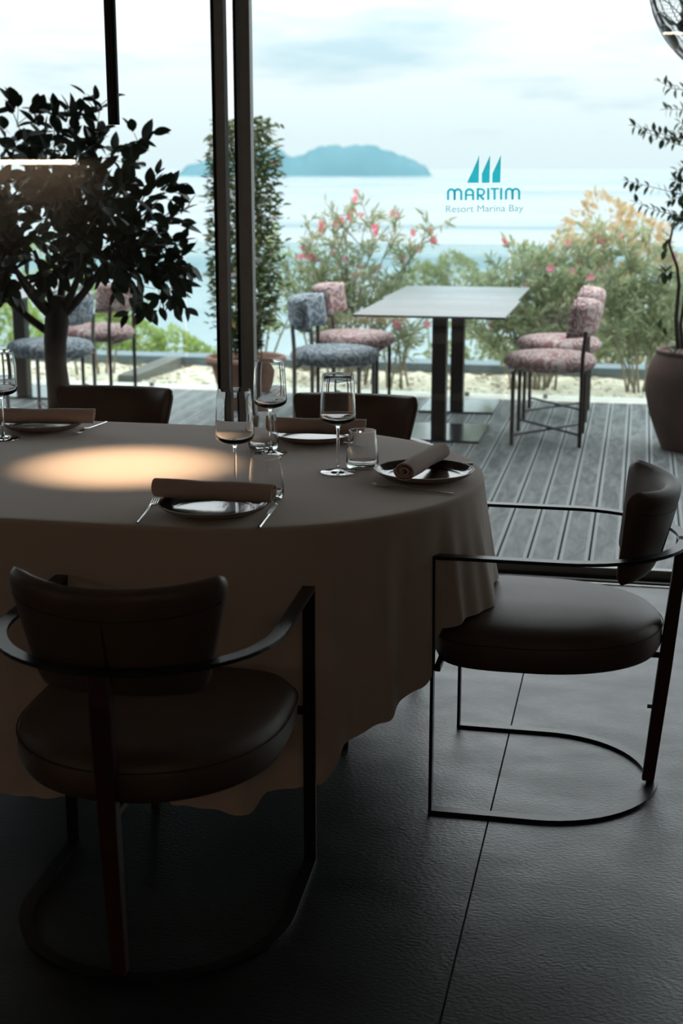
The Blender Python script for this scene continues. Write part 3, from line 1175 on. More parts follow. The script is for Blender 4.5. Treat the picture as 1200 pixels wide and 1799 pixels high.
B0, T0 = 676, 551
letters = {
    'm1': stroke(arch(181, 258, B0, T0)) + stroke(arch(258, 336, B0, T0)),
    'a': stroke(arch(390, 475, B0, T0)) + stroke([(392, 618), (474, 618)], 20),
    'r': stroke([(530, B0 - 2), (530, 537)]) + stroke([(525, 548), (568, 548)] + [(568 + 36 * sin(pi * k / 10), 584 - 36 * cos(pi * k / 10)) for k in range(11)] + [(525, 620)], 22) + stroke([(556, 624), (600, 672)], 28),
    'i1': stroke([(652, 674), (652, 536)]),
    't': stroke([(680, 544), (778, 544)], 20) + stroke([(726, 672), (726, 540)]),
    'i2': stroke([(803, 672), (803, 534)]),
    'm2': stroke(arch(860, 936, 670, 545)) + stroke(arch(936, 1014, 670, 545)),
}
for key, q in letters.items():
    flat(q, 'letter', 'decal_teal', dc)
cu = bpy.data.curves.new('lettering', 'FONT')
cu.body = 'Resort Marina Bay'
cu.size = 1.0
tmp = bpy.data.objects.new('lettering_source', cu)
COL.objects.link(tmp)
bpy.context.view_layer.update()
me = bpy.data.meshes.new_from_object(tmp.evaluated_get(bpy.context.evaluated_depsgraph_get()))
bpy.data.objects.remove(tmp)
xs_ = [v.co.x for v in me.vertices]
wd = max(xs_) - min(xs_)
pa, pb = on_glass(783.5, 373), on_glass(919.5, 371)
capz = (on_glass(783.5, 361.3) - pa).z / 0.70
for v in me.vertices:
    f = (v.co.x - min(xs_)) / wd
    p = pa.lerp(pb, f) + Vector((0, 0, v.co.y * capz)) - DB
    v.co = p
me.materials.clear()
link('lettering', me, 'decal_grey', dc)


# ================================================================== TERRACE FURNITURE
def pillow_ring(rx, ry, z0, z1, n=48, crown=.012):
    prof_ = [(.0, z0), (.75, z0), (.90, z0 + .008), (.975, z0 + .028), (1.0, (z0 + z1) / 2 - .005), (.985, z1 - .030), (.93, z1 - .010), (.80, z1), (.45, z1 + crown * .8), (.0, z1 + crown)]
    rows_ = []
    for f, z in prof_:
        f = max(f, .002)
        rows_.append([(rx * f * cos(2 * pi * k / n), ry * f * sin(2 * pi * k / n), z) for k in range(n)])
    return MB().grid(rows_, close_u=True)


def make_terrace_chair(fabric, frame, label, group):
    """faces +x; four slim legs, round cushion, curved padded back, crossed floor braces"""
    t = thing('terrace_chair', label, 'chair', group=group)
    pillow_ring(.258, .262, .398, .485).build('seat', fabric, t, smooth=True)
    lx, ly, r = .185, .225, .0115
    for sx in (-1, 1):
        for sy in (-1, 1):
            if sx > 0:
                MB().tube([(lx, sy * ly, 0), (lx, sy * ly, .41)], r, 10).build('leg', frame, t, smooth='auto')
            else:
                MB().tube([(-lx, sy * ly, 0), (-lx, sy * ly, .5), (-lx - .012, sy * ly * .96, .63)], r, 10).build('leg', frame, t, smooth='auto')
    MB().tube([(-lx, -ly, .055), (lx, ly, .055)], .007, 8).build('brace', frame, t, smooth='auto')
    MB().tube([(-lx, ly, .068), (lx, -ly, .068)], .007, 8).build('brace', frame, t, smooth='auto')
    MB().tube([(lx, -ly, .392), (lx, ly, .392)], .009, 8).build('seat_rail', frame, t, smooth='auto')
    MB().tube([(-lx, -ly, .392), (-lx, ly, .392)], .009, 8).build('seat_rail', frame, t, smooth='auto')
    R_, NU, NV = .27, 26, 12
    m_ = MB()

    def q(a, v, side):
        sq = lambda s: 1 - abs(s) ** 6
        ang = a * 1.02
        h = .040 * sqrt(max(0, sq(a) * sq(v)))
        rr = R_ + side * h - .010
        return (.035 - rr * cos(ang) - .012 * v, rr * sin(ang) * .98, .685 + .098 * v * (1 - .05 * a * a))
    for side in (-1, 1):
        m_.grid([[q(-1 + 2 * i / NU, -1 + 2 * j / NV, side) for i in range(NU + 1)] for j in range(NV + 1)])
    m_.build('backrest', fabric, t, smooth=True)
    remember(t)
    return t


G = 'terrace chairs at the outdoor tables'
BLUE = make_terrace_chair('blue_damask', 'grey_frame', 'blue damask terrace chair on grey legs, left of the middle terrace table', G)
BLUE.location = (-1.690, 7.97, 0)
PINK = make_terrace_chair('pink_damask', 'brown_frame', 'pink damask terrace chair half hidden behind the blue one, middle terrace table', G)
PINK.location = (-1.735, 8.78, 0)
dup(PINK, (-.462, 7.97, 0), pi, 'pink damask terrace chair on the right of the middle table, the nearer of the two')
dup(PINK, (-.462, 8.79, 0), pi, 'pink damask terrace chair on the right of the middle table, by the railing')
dup(BLUE, (-3.430, 7.97, 0), pi, 'blue damask terrace chair behind the dark tree trunk')
dup(PINK, (-3.470, 8.80, 0), pi, 'pink damask terrace chair behind the tree, by the railing')


def make_terrace_table(label):
    t = thing('terrace_table', label, 'table', group='terrace tables')
    MB().box(-.40, .40, -.485, .485, .728, .740).build('table_top', 'stone_tabletop', t, bevel=.002)
    MB().box(-.22, .22, -.22, .22, .716, .728).build('support_plate', 'dark_table_metal', t)
    MB().box(-.040, .040, -.040, .040, .012, .716).build('post', 'dark_table_metal', t, bevel=.003)
    MB().box(-.235, .235, -.075, .475, 0, .012).build('base_plate', 'base_plate_steel', t, bevel=.002)
    remember(t)
    return t


TT = make_terrace_table('grey stone-topped terrace table between the blue and pink chairs, nearer half')
TT.location = (-1.063, 7.825, 0)
dup(TT, (-1.083, 8.80, 0), 0, 'grey stone-topped terrace table pushed up behind the first, by the railing')
dup(TT, (-3.985 + .02, 7.825, 0), 0, 'grey terrace table at the left edge behind the tree, nearer half')
dup(TT, (-3.985, 8.80, 0), 0, 'grey terrace table at the left edge behind the tree, by the railing')
# the post of the left pair shows just right of their tops' middle
# ---- glass railing panels along the deck edge
for k, (xa, xb, lb) in enumerate(((-6.4, -3.05, 'frameless glass railing panel at the left behind the tree'),
                                  (-3.03, -.84, 'frameless glass railing panel behind the middle terrace table'),
                                  (-.82, 1.45, 'frameless glass railing panel behind the right terrace chairs and large pot'),
                                  (1.47, 3.6, 'frameless glass railing panel beyond the right edge'))):
    r = thing('glass_railing', lb, 'railing', ((xa + xb) / 2, 9.40, .004), group='glass railing panels')
    h = (xb - xa) / 2
    MB().box(-h, h, -.006, .006, 0.0, 1.0).build('glass_panel', 'railing_glass', r)
    for sx in (-h + .25, h - .25):
        MB().box(sx - .015, sx + .015, -.014, .014, 0, .03).build('clamp', 'frame_metal', r, bevel=.003)


# ================================================================== PLANTS
def leaf_data(name, material, L_, W_, fold=.18, curl=.12, n=4):
    """one leaf lying along +x from its stalk"""
    m_ = MB()
    rows_ = []
    for i in range(n + 1):
        t_ = i / n
        w = W_ / 2 * (sin(pi * t_ ** .85) ** .8 if 0 < t_ < 1 else .02)
        z = -curl * L_ * t_ * t_
        rows_.append([(L_ * t_, -w, z + w * fold * 2), (L_ * t_, 0, z), (L_ * t_, w, z + w * fold * 2)])
    m_.grid(rows_)
    me_ = bpy.data.meshes.new(name)
    me_.from_pydata(m_.v, [], m_.f)
    me_.materials.append(MATS[material])
    me_.shade_smooth()
    return me_


def frame(d, roll):
    d = d.normalized()
    a = Vector((0, 0, 1)) if abs(d.z) < .95 else Vector((0, 1, 0))
    y = a.cross(d).normalized()
    z = d.cross(y)
    M = Matrix((d, y, z)).transposed()
    return (M @ Matrix.Rotation(roll, 3, 'X')).to_4x4()


def leaf_obj(me_, parent, p, d, roll, s):
    o = bpy.data.objects.new('leaf', me_)
    COL.objects.link(o)
    o.parent = parent
    o.matrix_local = Matrix.Translation(p) @ frame(d, roll) @ Matrix.Diagonal((s, s, s, 1))
    return o


def leaf_add(mb, me_, p, d, roll, s):
    M = Matrix.Translation(p) @ frame(d, roll) @ Matrix.Diagonal((s, s, s, 1))
    mb.add([M @ v.co for v in me_.vertices], [tuple(f.vertices) for f in me_.polygons])


def curve_pts(a, b, bend, n=7):
    a, b = Vector(a), Vector(b)
    mid = (a + b) / 2 + Vector(bend)
    return [a * (1 - t_) ** 2 + mid * 2 * t_ * (1 - t_) + b * t_ * t_ for t_ in [i / n for i in range(n + 1)]]


def rv(s=1.0):
    return Vector((random.uniform(-1, 1), random.uniform(-1, 1), random.uniform(-1, 1))) * s


# ---- the dark tree just outside the glass
TY = 6.12
tp = on_depth(99, 640, TY)
tree = thing('terrace_tree', 'dark broad-leaved potted tree outside the left glass leaf', 'tree', (tp.x, TY, 0))
TB = Vector((tp.x, TY, 0))


def tpx(x, y, dY=0.0):
    return on_depth(x, y, TY + dY) - TB


random.seed(5)
fork_ = tpx(100, 562)
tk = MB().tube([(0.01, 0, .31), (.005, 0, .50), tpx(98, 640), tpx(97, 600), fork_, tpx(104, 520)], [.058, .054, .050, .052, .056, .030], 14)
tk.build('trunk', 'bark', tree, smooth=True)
ends = [(20, 190, .0), (60, 215, .15), (95, 205, -.1), (130, 215, .1), (175, 195, .0), (165, 260, -.25), (205, 265, .2), (245, 258, .05), (215, 330, -.2), (250, 365, .15), (262, 330, .0),
        (300, 330, 0), (290, 385, .1), (270, 430, -.2), (310, 430, .05), (305, 470, -.1), (300, 510, .0), (250, 480, .25), (220, 420, .1), (180, 350, -.35), (120, 300, -.4), (60, 300, -.35),
        (10, 260, .2), (-40, 260, 0), (-60, 330, -.2), (-70, 400, .1), (-20, 430, -.3), (20, 420, .3), (-50, 480, .2), (10, 490, -.15), (60, 420, .4), (130, 400, .42), (160, 470, .3), (90, 480, -.3),
        (40, 350, .35), (308, 440, .02), (304, 480, .08), (300, 518, -.05), (250, 522, .1), (200, 480, -.3), (150, 420, -.42), (100, 360, -.45), (-10, 340, -.4), (80, 260, .35), (140, 260, .35), (-90, 300, .2), (-100, 440, -.1)]
leaves = []
limb = []
hubs = [tpx(60, 440, .05), tpx(150, 440, -.05), tpx(110, 420, .12), tpx(30, 480, -.1), tpx(190, 450, .05), tpx(0, 440, .1)]
for i, hb in enumerate(hubs):
    MB().tube(curve_pts(fork_, hb, (random.uniform(-.03, .03), random.uniform(-.03, .03), -.02)), [.024 - .014 * j / 7 for j in range(8)], 8).build('branch', 'bark', tree, smooth=True)
MB().tube(curve_pts(tpx(88, 585), tpx(-30, 480, -.05), (0, 0, -.04)), [.020 - .008 * j / 7 for j in range(8)], 8).build('branch', 'bark', tree, smooth=True)
tw = MB()
for ex, ey, dy in ends:
    e_ = tpx(ex, ey, dy)
    hb = min(hubs, key=lambda q: (q - e_).length)
    path = curve_pts(hb, e_, rv(.05) + Vector((0, 0, .03)))
    tw.tube(path, [.008 - .0065 * j / 7 for j in range(8)], 5)
    for j in range(1, 9):
        f = min(j, 7)
        nl = (3 if j > 2 else 2) - (1 if ex > 240 and j < 6 else 0) + (1 if ex < 190 and ey > 240 else 0)
        for q in range(nl):
            t_ = path[f] + rv(.012)
            dirn = (path[f] - path[f - 1]).normalized() * (.7 if j < 8 else 1.0) + rv(.95) + Vector((0, 0, -.15))
            if random.random() < .55:      # short side twig
                t2 = t_ + dirn.normalized() * random.uniform(.03, .10)
                tw.tube([t_, t2], [.0022, .0014], 4, caps=False)
                for w in range(2):
                    leaves.append((t2 + rv(.01), dirn + rv(.9) + Vector((0, 0, -.2)), random.uniform(-1.2, 1.2), random.uniform(.75, 1.15)))
            else:
                leaves.append((t_, dirn, random.uniform(-1.2, 1.2), random.uniform(.75, 1.15)))
stuff(tw.raw('twigs', 'bark', tree))
lf = [leaf_data('leaf', 'tree_leaf', .090, .048, .06, .08, 6), leaf_data('leaf', 'tree_leaf', .082, .042, .1, .22, 6), leaf_data('leaf', 'tree_leaf', .096, .052, .15, .05, 6)]
# the leaves that stand clear on the outside of the crown are single parts
cen = tpx(95, 360)
leaves = [l for l in leaves if (l[0] + TB).y > 5.42]
leaves.sort(key=lambda l: -((l[0] - cen).x * .9 + abs((l[0] - cen).z) * .55 - (l[0] - cen).y * .5))
rest = MB()
for i, (p, d, r, s) in enumerate(leaves):
    if i < 300:
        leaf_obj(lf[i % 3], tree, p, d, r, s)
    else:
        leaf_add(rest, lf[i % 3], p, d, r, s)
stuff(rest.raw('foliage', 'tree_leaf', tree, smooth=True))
tpot = thing('plant_pot', 'terracotta pot of the dark tree, behind the far armchair', 'plant pot', (tp.x + .01, TY, 0))
MB().lathe([(.0005, .002), (.13, .002), (.14, .0), (.175, .20), (.20, .30), (.215, .30), (.215, .34), (.19, .34), (.185, .31), (.0005, .305)], 40).build('pot_body', 'terracotta', tpot, smooth='auto')
MB().lathe([(.184, .308), (.10, .318), (.0005, .32)], 24).build('soil', 'potting_soil', tpot)

# ---- jasmine column in the clay pot by the mullion
JX, JY = -2.394, 8.60
jp = thing('plant_pot', 'round clay pot with rolled rim behind the door mullion', 'plant pot', (JX, JY, 0))
MB().lathe([(.0005, .002), (.135, .002), (.145, 0), (.175, .12), (.205, .24), (.22, .295), (.245, .300), (.255, .318), (.250, .338), (.232, .342), (.218, .330), (.212, .312), (.0005, .305)], 44).build('pot_body', 'terracotta_pale', jp, smooth='auto')
MB().lathe([(.211, .310), (.1, .325), (.0005, .33)], 24).build('soil', 'potting_soil', jp)
jas = thing('climbing_jasmine', 'tall column of climbing jasmine behind the door mullion', 'climbing plant', (JX, JY, .31))
random.seed(8)
for k in range(3):
    a = k * 2.094 + .4
    MB().tube([(.10 * cos(a), .10 * sin(a), 0), (.07 * cos(a), .07 * sin(a), 1.42)], .006, 6).build('cane', 'pale_bark', jas)
MB().tube(curve_pts((0, 0, -.02), (.02, 0, .5), (.02, 0, 0)), [.028 - .002 * j for j in range(8)], 8).build('stem', 'pale_bark', jas, smooth=True)
jl = [leaf_data('leaf', 'jasmine_leaf', .052, .022), leaf_data('leaf', 'jasmine_leaf', .045, .020, .1, .3)]
jf = MB()
cnt = 0
rad_at = lambda z: .10 + .105 * sin(min(1, z / .55) * pi / 2) * (1 - .35 * max(0, (z - 1.2) / .25)) - (.05 if z < .22 else 0)
for k in range(4600):
    z = .06 + 1.40 * random.random() ** .92
    a = random.uniform(0, 2 * pi)
    rr = rad_at(z) * random.uniform(.35, 1.05)
    if random.random() < .06:
        rr += random.uniform(.02, .09)
    p = Vector((rr * cos(a), rr * sin(a), z))
    d = Vector((cos(a), sin(a), random.uniform(-.3, .6))) + rv(.7)
    if cnt < 260 and rr > rad_at(z) * .93 and sin(a) < .45:
        cnt += 1
        leaf_obj(jl[k % 2], jas, p, d, random.uniform(-1, 1), random.uniform(.8, 1.25))
    else:
        leaf_add(jf, jl[k % 2], p, d, random.uniform(-1, 1), random.uniform(.7, 1.2))
stuff(jf.raw('foliage', 'jasmine_leaf', jas, smooth=True))
dl = leaf_data('leaf', 'dry_leaf', .06, .03)
for k in range(9):
    z, a = random.uniform(.2, .95), random.uniform(3.4, 6.0)
    leaf_obj(dl, jas, Vector((.2 * cos(a), .2 * sin(a), z)), rv() + Vector((0, -.5, -.5)), 0, 1)


def petals(material, r, n=5):
    m_ = MB()
    for k in range(n):
        a = 2 * pi * k / n
        u, w = Vector((cos(a), sin(a), 0)), Vector((-sin(a), cos(a), 0))
        vs = [Vector((0, 0, 0)), u * r * .55 + w * r * .35 + Vector((0, 0, r * .25)), u * r + Vector((0, 0, r * .18)), u * r * .55 - w * r * .35 + Vector((0, 0, r * .25))]
        m_.add(vs, [(0, 1, 2, 3)])
    me_ = bpy.data.meshes.new('flower')
    me_.from_pydata(m_.v, [], m_.f)
    me_.materials.append(MATS[material])
    return me_


wf = petals('white_petal', .028)
for k in range(34):
    z, a = random.uniform(.5, 1.4), random.uniform(2.6, 6.6)
    rr = rad_at(z) * 1.05
    o = bpy.data.objects.new('flower', wf)
    COL.objects.link(o)
    o.parent = jas
    o.matrix_local = Matrix.Translation((rr * cos(a), rr * sin(a), z)) @ frame(Vector((0, 0, 1)) + rv(.5), 0) @ Matrix.Rotation(pi / 2, 4, 'Y')

# ---- tall clay jar with the climbing vine at the right edge
VX, VY = .335, 7.86
vj = thing('plant_pot', 'tall rounded terracotta jar at the right edge of the deck', 'plant pot', (VX, VY, 0))
MB().lathe([(.0005, .002), (.165, .002), (.175, 0), (.205, .07), (.250, .19), (.277, .31), (.272, .40), (.250, .475), (.228, .515), (.232, .528), (.228, .538), (.212, .536), (.205, .515), (.0005, .505)], 56).build('pot_body', 'terracotta', vj, smooth='auto')
MB().lathe([(.206, .512), (.1, .522), (.0005, .525)], 24).build('soil', 'potting_soil', vj)
vine = thing('climbing_vine', 'slender leafy climbing vine growing from the tall terracotta jar', 'climbing plant', (VX, VY, .52))
VB = Vector((VX, VY, .52))
random.seed(21)


def vp(x, y, dY=0.0):
    return on_depth(x, y, VY - .10 + dY) - VB


vl = [leaf_data('leaf', 'vine_leaf', .050, .026), leaf_data('leaf', 'vine_leaf', .045, .022, .1, .3)]
MB().tube([vp(1192, 612), vp(1188, 560), vp(1193, 500), vp(1190, 470), vp(1176, 430), vp(1182, 400), vp(1200, 380), vp(1215, 300), vp(1225, 200), vp(1222, 80)], [.013, .012, .010, .008, .007, .006, .006, .005, .004, .003], 8).build('stem', 'bark', vine, smooth=True)
MB().tube([vp(1200, 612, .03), vp(1196, 570, .03), vp(1204, 520), vp(1212, 440), vp(1232, 340), vp(1240, 200)], [.012, .010, .009, .008, .006, .004], 8).build('stem', 'bark', vine, smooth=True)
sprigs = [[(1225, 250), (1180, 240), (1150, 231), (1116, 222)], [(1225, 262), (1185, 252), (1155, 240), (1135, 232)], [(1222, 160), (1195, 157), (1180, 155), (1160, 144)], [(1222, 200), (1200, 192), (1172, 192)],
          [(1222, 345), (1190, 340), (1160, 332), (1130, 325), (1104, 318)], [(1220, 385), (1190, 378), (1160, 372), (1140, 365), (1118, 356)], [(1218, 300), (1198, 310), (1185, 330)], [(1215, 330), (1196, 345), (1178, 352)],
          [(1220, 285), (1205, 290), (1190, 300)], [(1215, 360), (1200, 368), (1186, 390)], [(1210, 400), (1195, 392), (1182, 385)], [(1182, 410), (1172, 425), (1168, 440)],
          [(1186, 480), (1172, 474), (1164, 480)], [(1190, 600), (1170, 590), (1160, 578)], [(1196, 610), (1180, 622), (1165, 640), (1158, 655)], [(1200, 612), (1185, 630), (1172, 645)],
          [(1230, 220), (1255, 205), (1280, 200)], [(1235, 300), (1262, 290), (1290, 292)], [(1232, 360), (1260, 350), (1285, 352)], [(1226, 130), (1250, 120), (1270, 118)], [(1240, 260), (1265, 250), (1288, 240)],
          [(1230, 240), (1208, 225), (1195, 215)], [(1226, 215), (1206, 228), (1190, 236)], [(1222, 320), (1204, 322), (1188, 318)]]
sp = MB()
for s_ in sprigs:
    dz = random.uniform(-.08, .08)
    P = [vp(x, y, dz * i / len(s_)) for i, (x, y) in enumerate(s_)]
    sp.tube(P, [.0030 - .0018 * i / (len(P) - 1) for i in range(len(P))], 5)
    for i in range(len(P) - 1):
        seg = (P[i + 1] - P[i])
        n_ = max(2, int(seg.length / .026))
        for q in range(n_):
            b = P[i] + seg * ((q + 1) / n_)
            for sd in (-1, 1):
                if random.random() < .12:
                    continue
                d = seg.normalized() * .6 + Vector((0, 0, sd * 1.0)) + rv(.45)
                leaf_obj(vl[(i + q) % 2], vine, b, d, random.uniform(-.8, .8), random.uniform(.75, 1.15))
    leaf_obj(vl[0], vine, P[-1], P[-1] - P[-2] + rv(.01), 0, .8)
stuff(sp.raw('twigs', 'bark', vine))
for x, y, a in ((1170, 480, 0), (1170, 480, 1), (1170, 480, 2.2), (1170, 480, 3.4), (1170, 480, 4.6)):
    leaf_obj(vl[0], vine, vp(x, y), Vector((cos(a), -.3, sin(a))), 0, 1.3)


# ---- flowering oleanders in the bed
pk = petals('pink_petal', .026)
pk2 = petals('pink_petal', .034, 6)


def oleander(x, y, label, stems, leaf_m, n_leaf, leaf_len, flower_n, name='oleander_bush', cat='bush', bark='pale_bark', fl_z=.7, seed=1, group='bushes beyond the railing'):
    """stems: list of (dx, dy, height) tips"""
    random.seed(seed)
    t = thing(name, label, cat, (x, y, -.03), group=group)
    ld = leaf_data('leaf', leaf_m, leaf_len, leaf_len * .20, .12, .1, 3)
    fo, twg = MB(), MB()
    tips = []
    for i, (dx, dy, h) in enumerate(stems):
        path = curve_pts((dx * .22 + random.uniform(-.07, .07), random.uniform(-.06, .06), 0), (dx, dy, h), (-dx * .25 + random.uniform(-.05, .05), -dy * .2, h * .1), 10)
        MB().tube(path, [.010 - .008 * j / 10 for j in range(11)], 6).build('stem', bark, t, smooth=True)
        for j in range(4, 11):
            for q in range(3):
                tip = path[j] + Vector((random.uniform(-1, 1), random.uniform(-1, 1), random.uniform(-.2, 1.2))) * .16 * (.5 + h * .4)
                twg.tube([path[j], tip], [.003, .0015], 4, caps=False)
                tips.append((path[j], tip))
    for k in range(n_leaf):
        a, b = tips[k % len(tips)]
        f = random.random() ** .6
        p = a.lerp(b, f) + rv(.02)
        d = (b - a).normalized() * .7 + rv(.9) + Vector((0, 0, .25))
        leaf_add(fo, ld, p, d, random.uniform(-1.5, 1.5), random.uniform(.6, 1.2))
    stuff(twg.raw('twigs', bark, t))
    stuff(fo.raw('foliage', leaf_m, t))
    hi = sorted(tips, key=lambda q: -q[1].z)[: max(1, int(len(tips) * fl_z))]
    for k in range(flower_n):
        a, b = random.choice(hi)
        p = b + rv(.03)
        o = bpy.data.objects.new('flower', random.choice((pk, pk2)))
        COL.objects.link(o)
        o.parent = t
        o.matrix_local = Matrix.Translation(p) @ frame(Vector((0, -1, .3)) + rv(.8), random.uniform(0, 6)) @ Matrix.Rotation(pi / 2, 4, 'Y')
    return t


oleander(-1.98, 9.95, 'loose oleander bush with bright pink flowers behind the blue terrace chair',
         [(-.38, .1, 1.02), (-.25, -.05, .80), (-.15, .15, 1.12), (-.05, 0, 1.20), (.08, .1, 1.18), (.16, -.1, 1.0), (.28, .1, 1.08), (.36, .0, .85), (.55, .05, 1.10), (-.5, .15, .80), (.0, .2, .7), (.25, .2, .62)],
         'oleander_leaf', 2300, .085, 34, seed=3, fl_z=.45)
oleander(-1.62, 9.85, 'small thin oleander bush rooted behind the table posts',
         [(-.2, .1, .5), (.0, .1, .58), (.15, .05, .50), (.05, 0, .4), (-.1, .1, .62)], 'oleander_leaf', 520, .075, 9, seed=4)
oleander(-2.75, 10.2, 'pale wispy bush to the left of the jasmine column',
         [(-.25, 0, .7), (-.1, .1, .95), (.1, 0, 1.0), (.25, .1, .85), (.4, 0, .7)], 'lime_leaf', 800, .07, 0, seed=5)
oleander(-2.35, 10.25, 'thin grey-green oleander rising behind the blue terrace chair back',
         [(-.2, 0, .7), (-.05, .1, .90), (.1, 0, .92), (.25, .1, .8), (.35, 0, .6)], 'oleander_leaf', 750, .08, 6, seed=6)
oleander(-.66, 10.0, 'large dense oleander bush behind the pink terrace chairs',
         [(-.55, .2, .60), (-.45, .1, .74), (-.3, .2, .82), (-.15, .1, .90), (0, .25, .92), (.12, .1, .94), (.28, .2, .98), (.42, .1, .90), (.5, .2, .7), (-.35, .3, .6), (.2, .3, .6), (-.1, .3, .75), (.1, .3, .5), (-.6, .2, .45), (.35, .3, .5)],
         'oleander_leaf_dense', 4600, .085, 26, seed=7, fl_z=.7)
oleander(.06, 9.95, 'tall oleander leaning left beside the terracotta jar',
         [(-.45, .1, .9), (-.30, .2, 1.05), (-.15, .1, 1.02), (0, .2, .95), (.12, .1, .85), (-.5, .25, .65), (.2, .2, .65), (.3, .2, .8), (-.2, .3, .55), (.1, .3, .45)],
         'oleander_leaf_dense', 3000, .085, 16, seed=9)
oleander(.75, 10.1, 'oleander bush beyond the right edge of the picture',
         [(-.35, .1, .8), (-.2, .2, .95), (0, .1, 1.02), (.2, .2, .95), (.4, .1, .85)], 'oleander_leaf_dense', 1800, .085, 8, seed=10)
oleander(-3.9, 10.05, 'yellow-green bush behind the tree at the left edge',
         [(-.4, .1, .8), (-.2, .2, .7), (0, .1, .62), (.2, .2, .5), (-.6, .1, .9)], 'lime_leaf', 1500, .075, 0, seed=12)


def crown_tree(x, y, z, label, blobs, leaf_m, n_leaf, leaf_len, name, ground, seed):
    """a tree or shrub lower down the slope: trunk and a crown of leafy lobes (dx, dy, dz, radius)"""
    random.seed(seed)
    t = thing(name, label, 'tree' if 'tree' in name else 'shrub', (x, y, ground))
    up = Vector((0, 0, z - ground))
    ld = leaf_data('leaf', leaf_m, leaf_len, leaf_len * .45, .1, .1, 3)
    tot = sum(b[3] ** 2 for b in blobs)
    fo = MB()
    for bx, by, bz, r in blobs:
        c = Vector((bx, by, bz)) + up
        MB().tube(curve_pts((0, 0, 0), c, (0, 0, .2)), [max(.015, r * .12) * (1 - .8 * j / 7) for j in range(8)], 7).build('branch', 'pale_bark', t, smooth=True)
        for k in range(int(n_leaf * r * r / tot)):
            v = rv()
            while v.length > 1:
                v = rv()
            v = v.normalized() * (v.length ** .45)
            p = c + Vector((v.x * r, v.y * r, v.z * r * .8)) * (1 + .18 * sin(5 * v.x + 3 * v.z + bx))
            leaf_add(fo, ld, p, v + rv(.8), random.uniform(-1.5, 1.5), random.uniform(.6, 1.3))
    stuff(fo.raw('foliage', leaf_m, t))
    return t


def slope_z(y):
    t_ = max(0, (y - 10.86) / 130) ** (1 / 1.6)
    return -0.9 - 41 * t_ ** 1.3


def crown_px(px, py, Y, label, blobs, leaf_m, n, ll, name, seed):
    p = on_depth(px, py, Y)
    return crown_tree(p.x, Y, p.z, label, blobs, leaf_m, n, ll, name, slope_z(Y) - .05, seed)


crown_px(1060, 400, 15.5, 'tall rusty-topped tree rising behind the right oleanders',
         [(0, 0, .05, .36), (.35, .1, -.15, .40), (-.35, .1, -.45, .42), (.55, .2, -.55, .45), (0, .2, -.75, .5), (.1, -.1, -1.2, .5)], 'rusty_leaf', 4000, .075, 'garden_tree', 31)
crown_px(800, 485, 19, 'round olive tree crown just above the terrace table top',
         [(0, 0, 0, .36), (-.42, .1, -.12, .32), (.45, .1, -.25, .30), (-.75, 0, -.3, .28)], 'olive_leaf', 3600, .07, 'olive_tree', 32)
crown_px(940, 500, 13.6, 'olive green shrub lower down behind the right terrace table edge',
         [(0, 0, 0, .40), (.5, .1, -.2, .45), (-.35, .1, -.45, .42), (.2, 0, -.7, .5), (-.6, .2, -.8, .4), (.9, .2, -.3, .5)], 'olive_leaf', 3600, .075, 'garden_shrub', 33)
crown_px(1120, 560, 14, 'grey-green shrub behind the terracotta jar',
         [(0, 0, 0, .42), (.5, .1, .1, .45), (-.5, .1, -.25, .4), (.2, 0, -.4, .4)], 'olive_leaf', 1900, .075, 'garden_shrub', 34)
crown_px(245, 600, 13.5, 'bright lime green shrub below the railing at the left',
         [(0, 0, 0, .26), (.35, .1, -.08, .24), (-.35, .1, .02, .28), (.62, 0, -.15, .18), (-.75, 0, .05, .28)], 'lime_leaf', 4200, .06, 'garden_shrub', 35)
crown_px(20, 560, 15.2, 'leafy green shrub under the left terrace table',
         [(0, 0, 0, .34), (-.5, .1, .1, .4), (.35, .1, -.1, .28)], 'lime_leaf', 2500, .065, 'garden_shrub', 36)

# ================================================================== TERRACE FAN (hung from the canopy post at the right)
fc = on_depth(1203, 46, 6.9)
fan = thing('terrace_fan', 'black caged terrace fan tilted at the top right corner', 'fan', tuple(fc))
FDIR = Vector((-.76, -.24, -.58)).normalized()
FM = frame(FDIR, 0) @ Matrix.Rotation(pi / 2, 4, 'Y')     # local +z along the blowing axis


def fo_build(mb, name, material, parent=fan, smooth='auto'):
    mb.v = [tuple(FM @ Vector(p)) for p in mb.v]
    return mb.build(name, material, parent, smooth=smooth)


def circ(r, z, n=48):
    return [(r * cos(2 * pi * k / n), r * sin(2 * pi * k / n), z) for k in range(n + 1)]


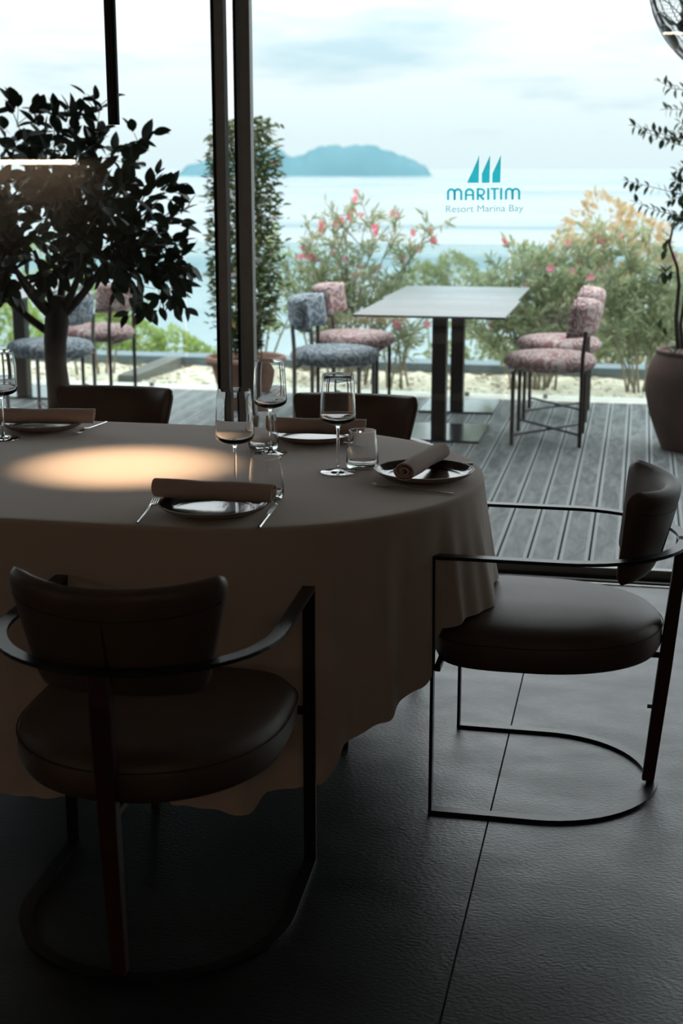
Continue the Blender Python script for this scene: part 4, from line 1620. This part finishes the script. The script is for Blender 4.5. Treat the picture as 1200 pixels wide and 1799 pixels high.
RF = .235
dome = lambda r, s: s * (.018 + .062 * (1 - (r / RF) ** 2.2))
for s, nm in ((1, 'front_cage'), (-1, 'rear_cage')):
    m = MB()
    for r in (.06, .12, .18, .225):
        m.tube(circ(r, dome(r, s)), .0024, 5, caps=False)
    for k in range(56):
        a = 2 * pi * k / 56
        m.tube([(r * cos(a), r * sin(a), dome(r, s)) for r in (.05, .10, .15, .20, RF)], .0010, 4, caps=False)
    fo_build(m, nm, 'fan_wire')
fo_build(MB().tube(circ(RF, .0), .007, 8, caps=False), 'rim', 'fan_black')
fo_build(MB().lathe([(.0005, .085), (.045, .083), (.055, .076), (.0005, .074)], 28), 'badge', 'fan_black')
fo_build(MB().lathe([(.0005, -.02), (.06, -.02), (.075, -.05), (.075, -.14), (.05, -.17), (.0005, -.175)], 28), 'motor', 'fan_brown')
for k in range(3):
    m = MB()
    rows = []
    for i in range(7):
        r = .035 + .165 * i / 6
        tw_ = .75 - .05 * i
        w = .5 - .012 * i
        rows.append([(r * cos(2.094 * k + q * w), r * sin(2.094 * k + q * w), (.5 - q) * .045 * tw_) for q in [j / 6 for j in range(7)]])
    m.grid(rows)
    b = fo_build(m, 'blade', 'fan_brown')
    so_ = b.modifiers.new('thickness', 'SOLIDIFY')
    so_.thickness = .003
fo_build(MB().lathe([(.0005, .03), (.03, .025), (.036, -.02), (.0005, -.02)], 20), 'hub', 'fan_brown')
mt = FM @ Vector((0, 0, -.15))
MB().tube([mt, mt + Vector((.25, .05, .12)), (.62, .08, .25), (.62, .08, 2.56 - fc.z)], [.016, .016, .018, .018], 10).build('mount_arm', 'fan_black', fan, smooth='auto')
MB().lathe([(.0005, 0), (.07, 0), (.07, .012), (.0005, .012)], 24, c=(.62, .08, 2.548 - fc.z)).build('mount_plate', 'fan_black', fan, smooth='auto')

# ================================================================== BACK OF THE ROOM (mirrored faintly in the glass)
sh = thing('wall_shelf', 'oak shelf along the back wall with a glowing strip beneath', 'shelf', (-6.05, -2.6, 1.56))
MB().box(-.5, .95, 0.0, .26, 0, .03).build('board', 'oak_shelf', sh, bevel=.003)
MB().box(-.5, .92, .20, .235, -.034, -.001).build('light_strip', 'led_warm', sh)
cv = thing('ceiling_light', 'slim linear ceiling light near the back wall', 'lamp', (.9, -2.4, ZC))
MB().box(-.82, .8, -.03, .03, -.03, -.0005).build('housing', 'lamp_black', cv)
MB().box(-.80, .78, -.022, .022, -.036, -.030).build('diffuser', 'led_warm', cv)
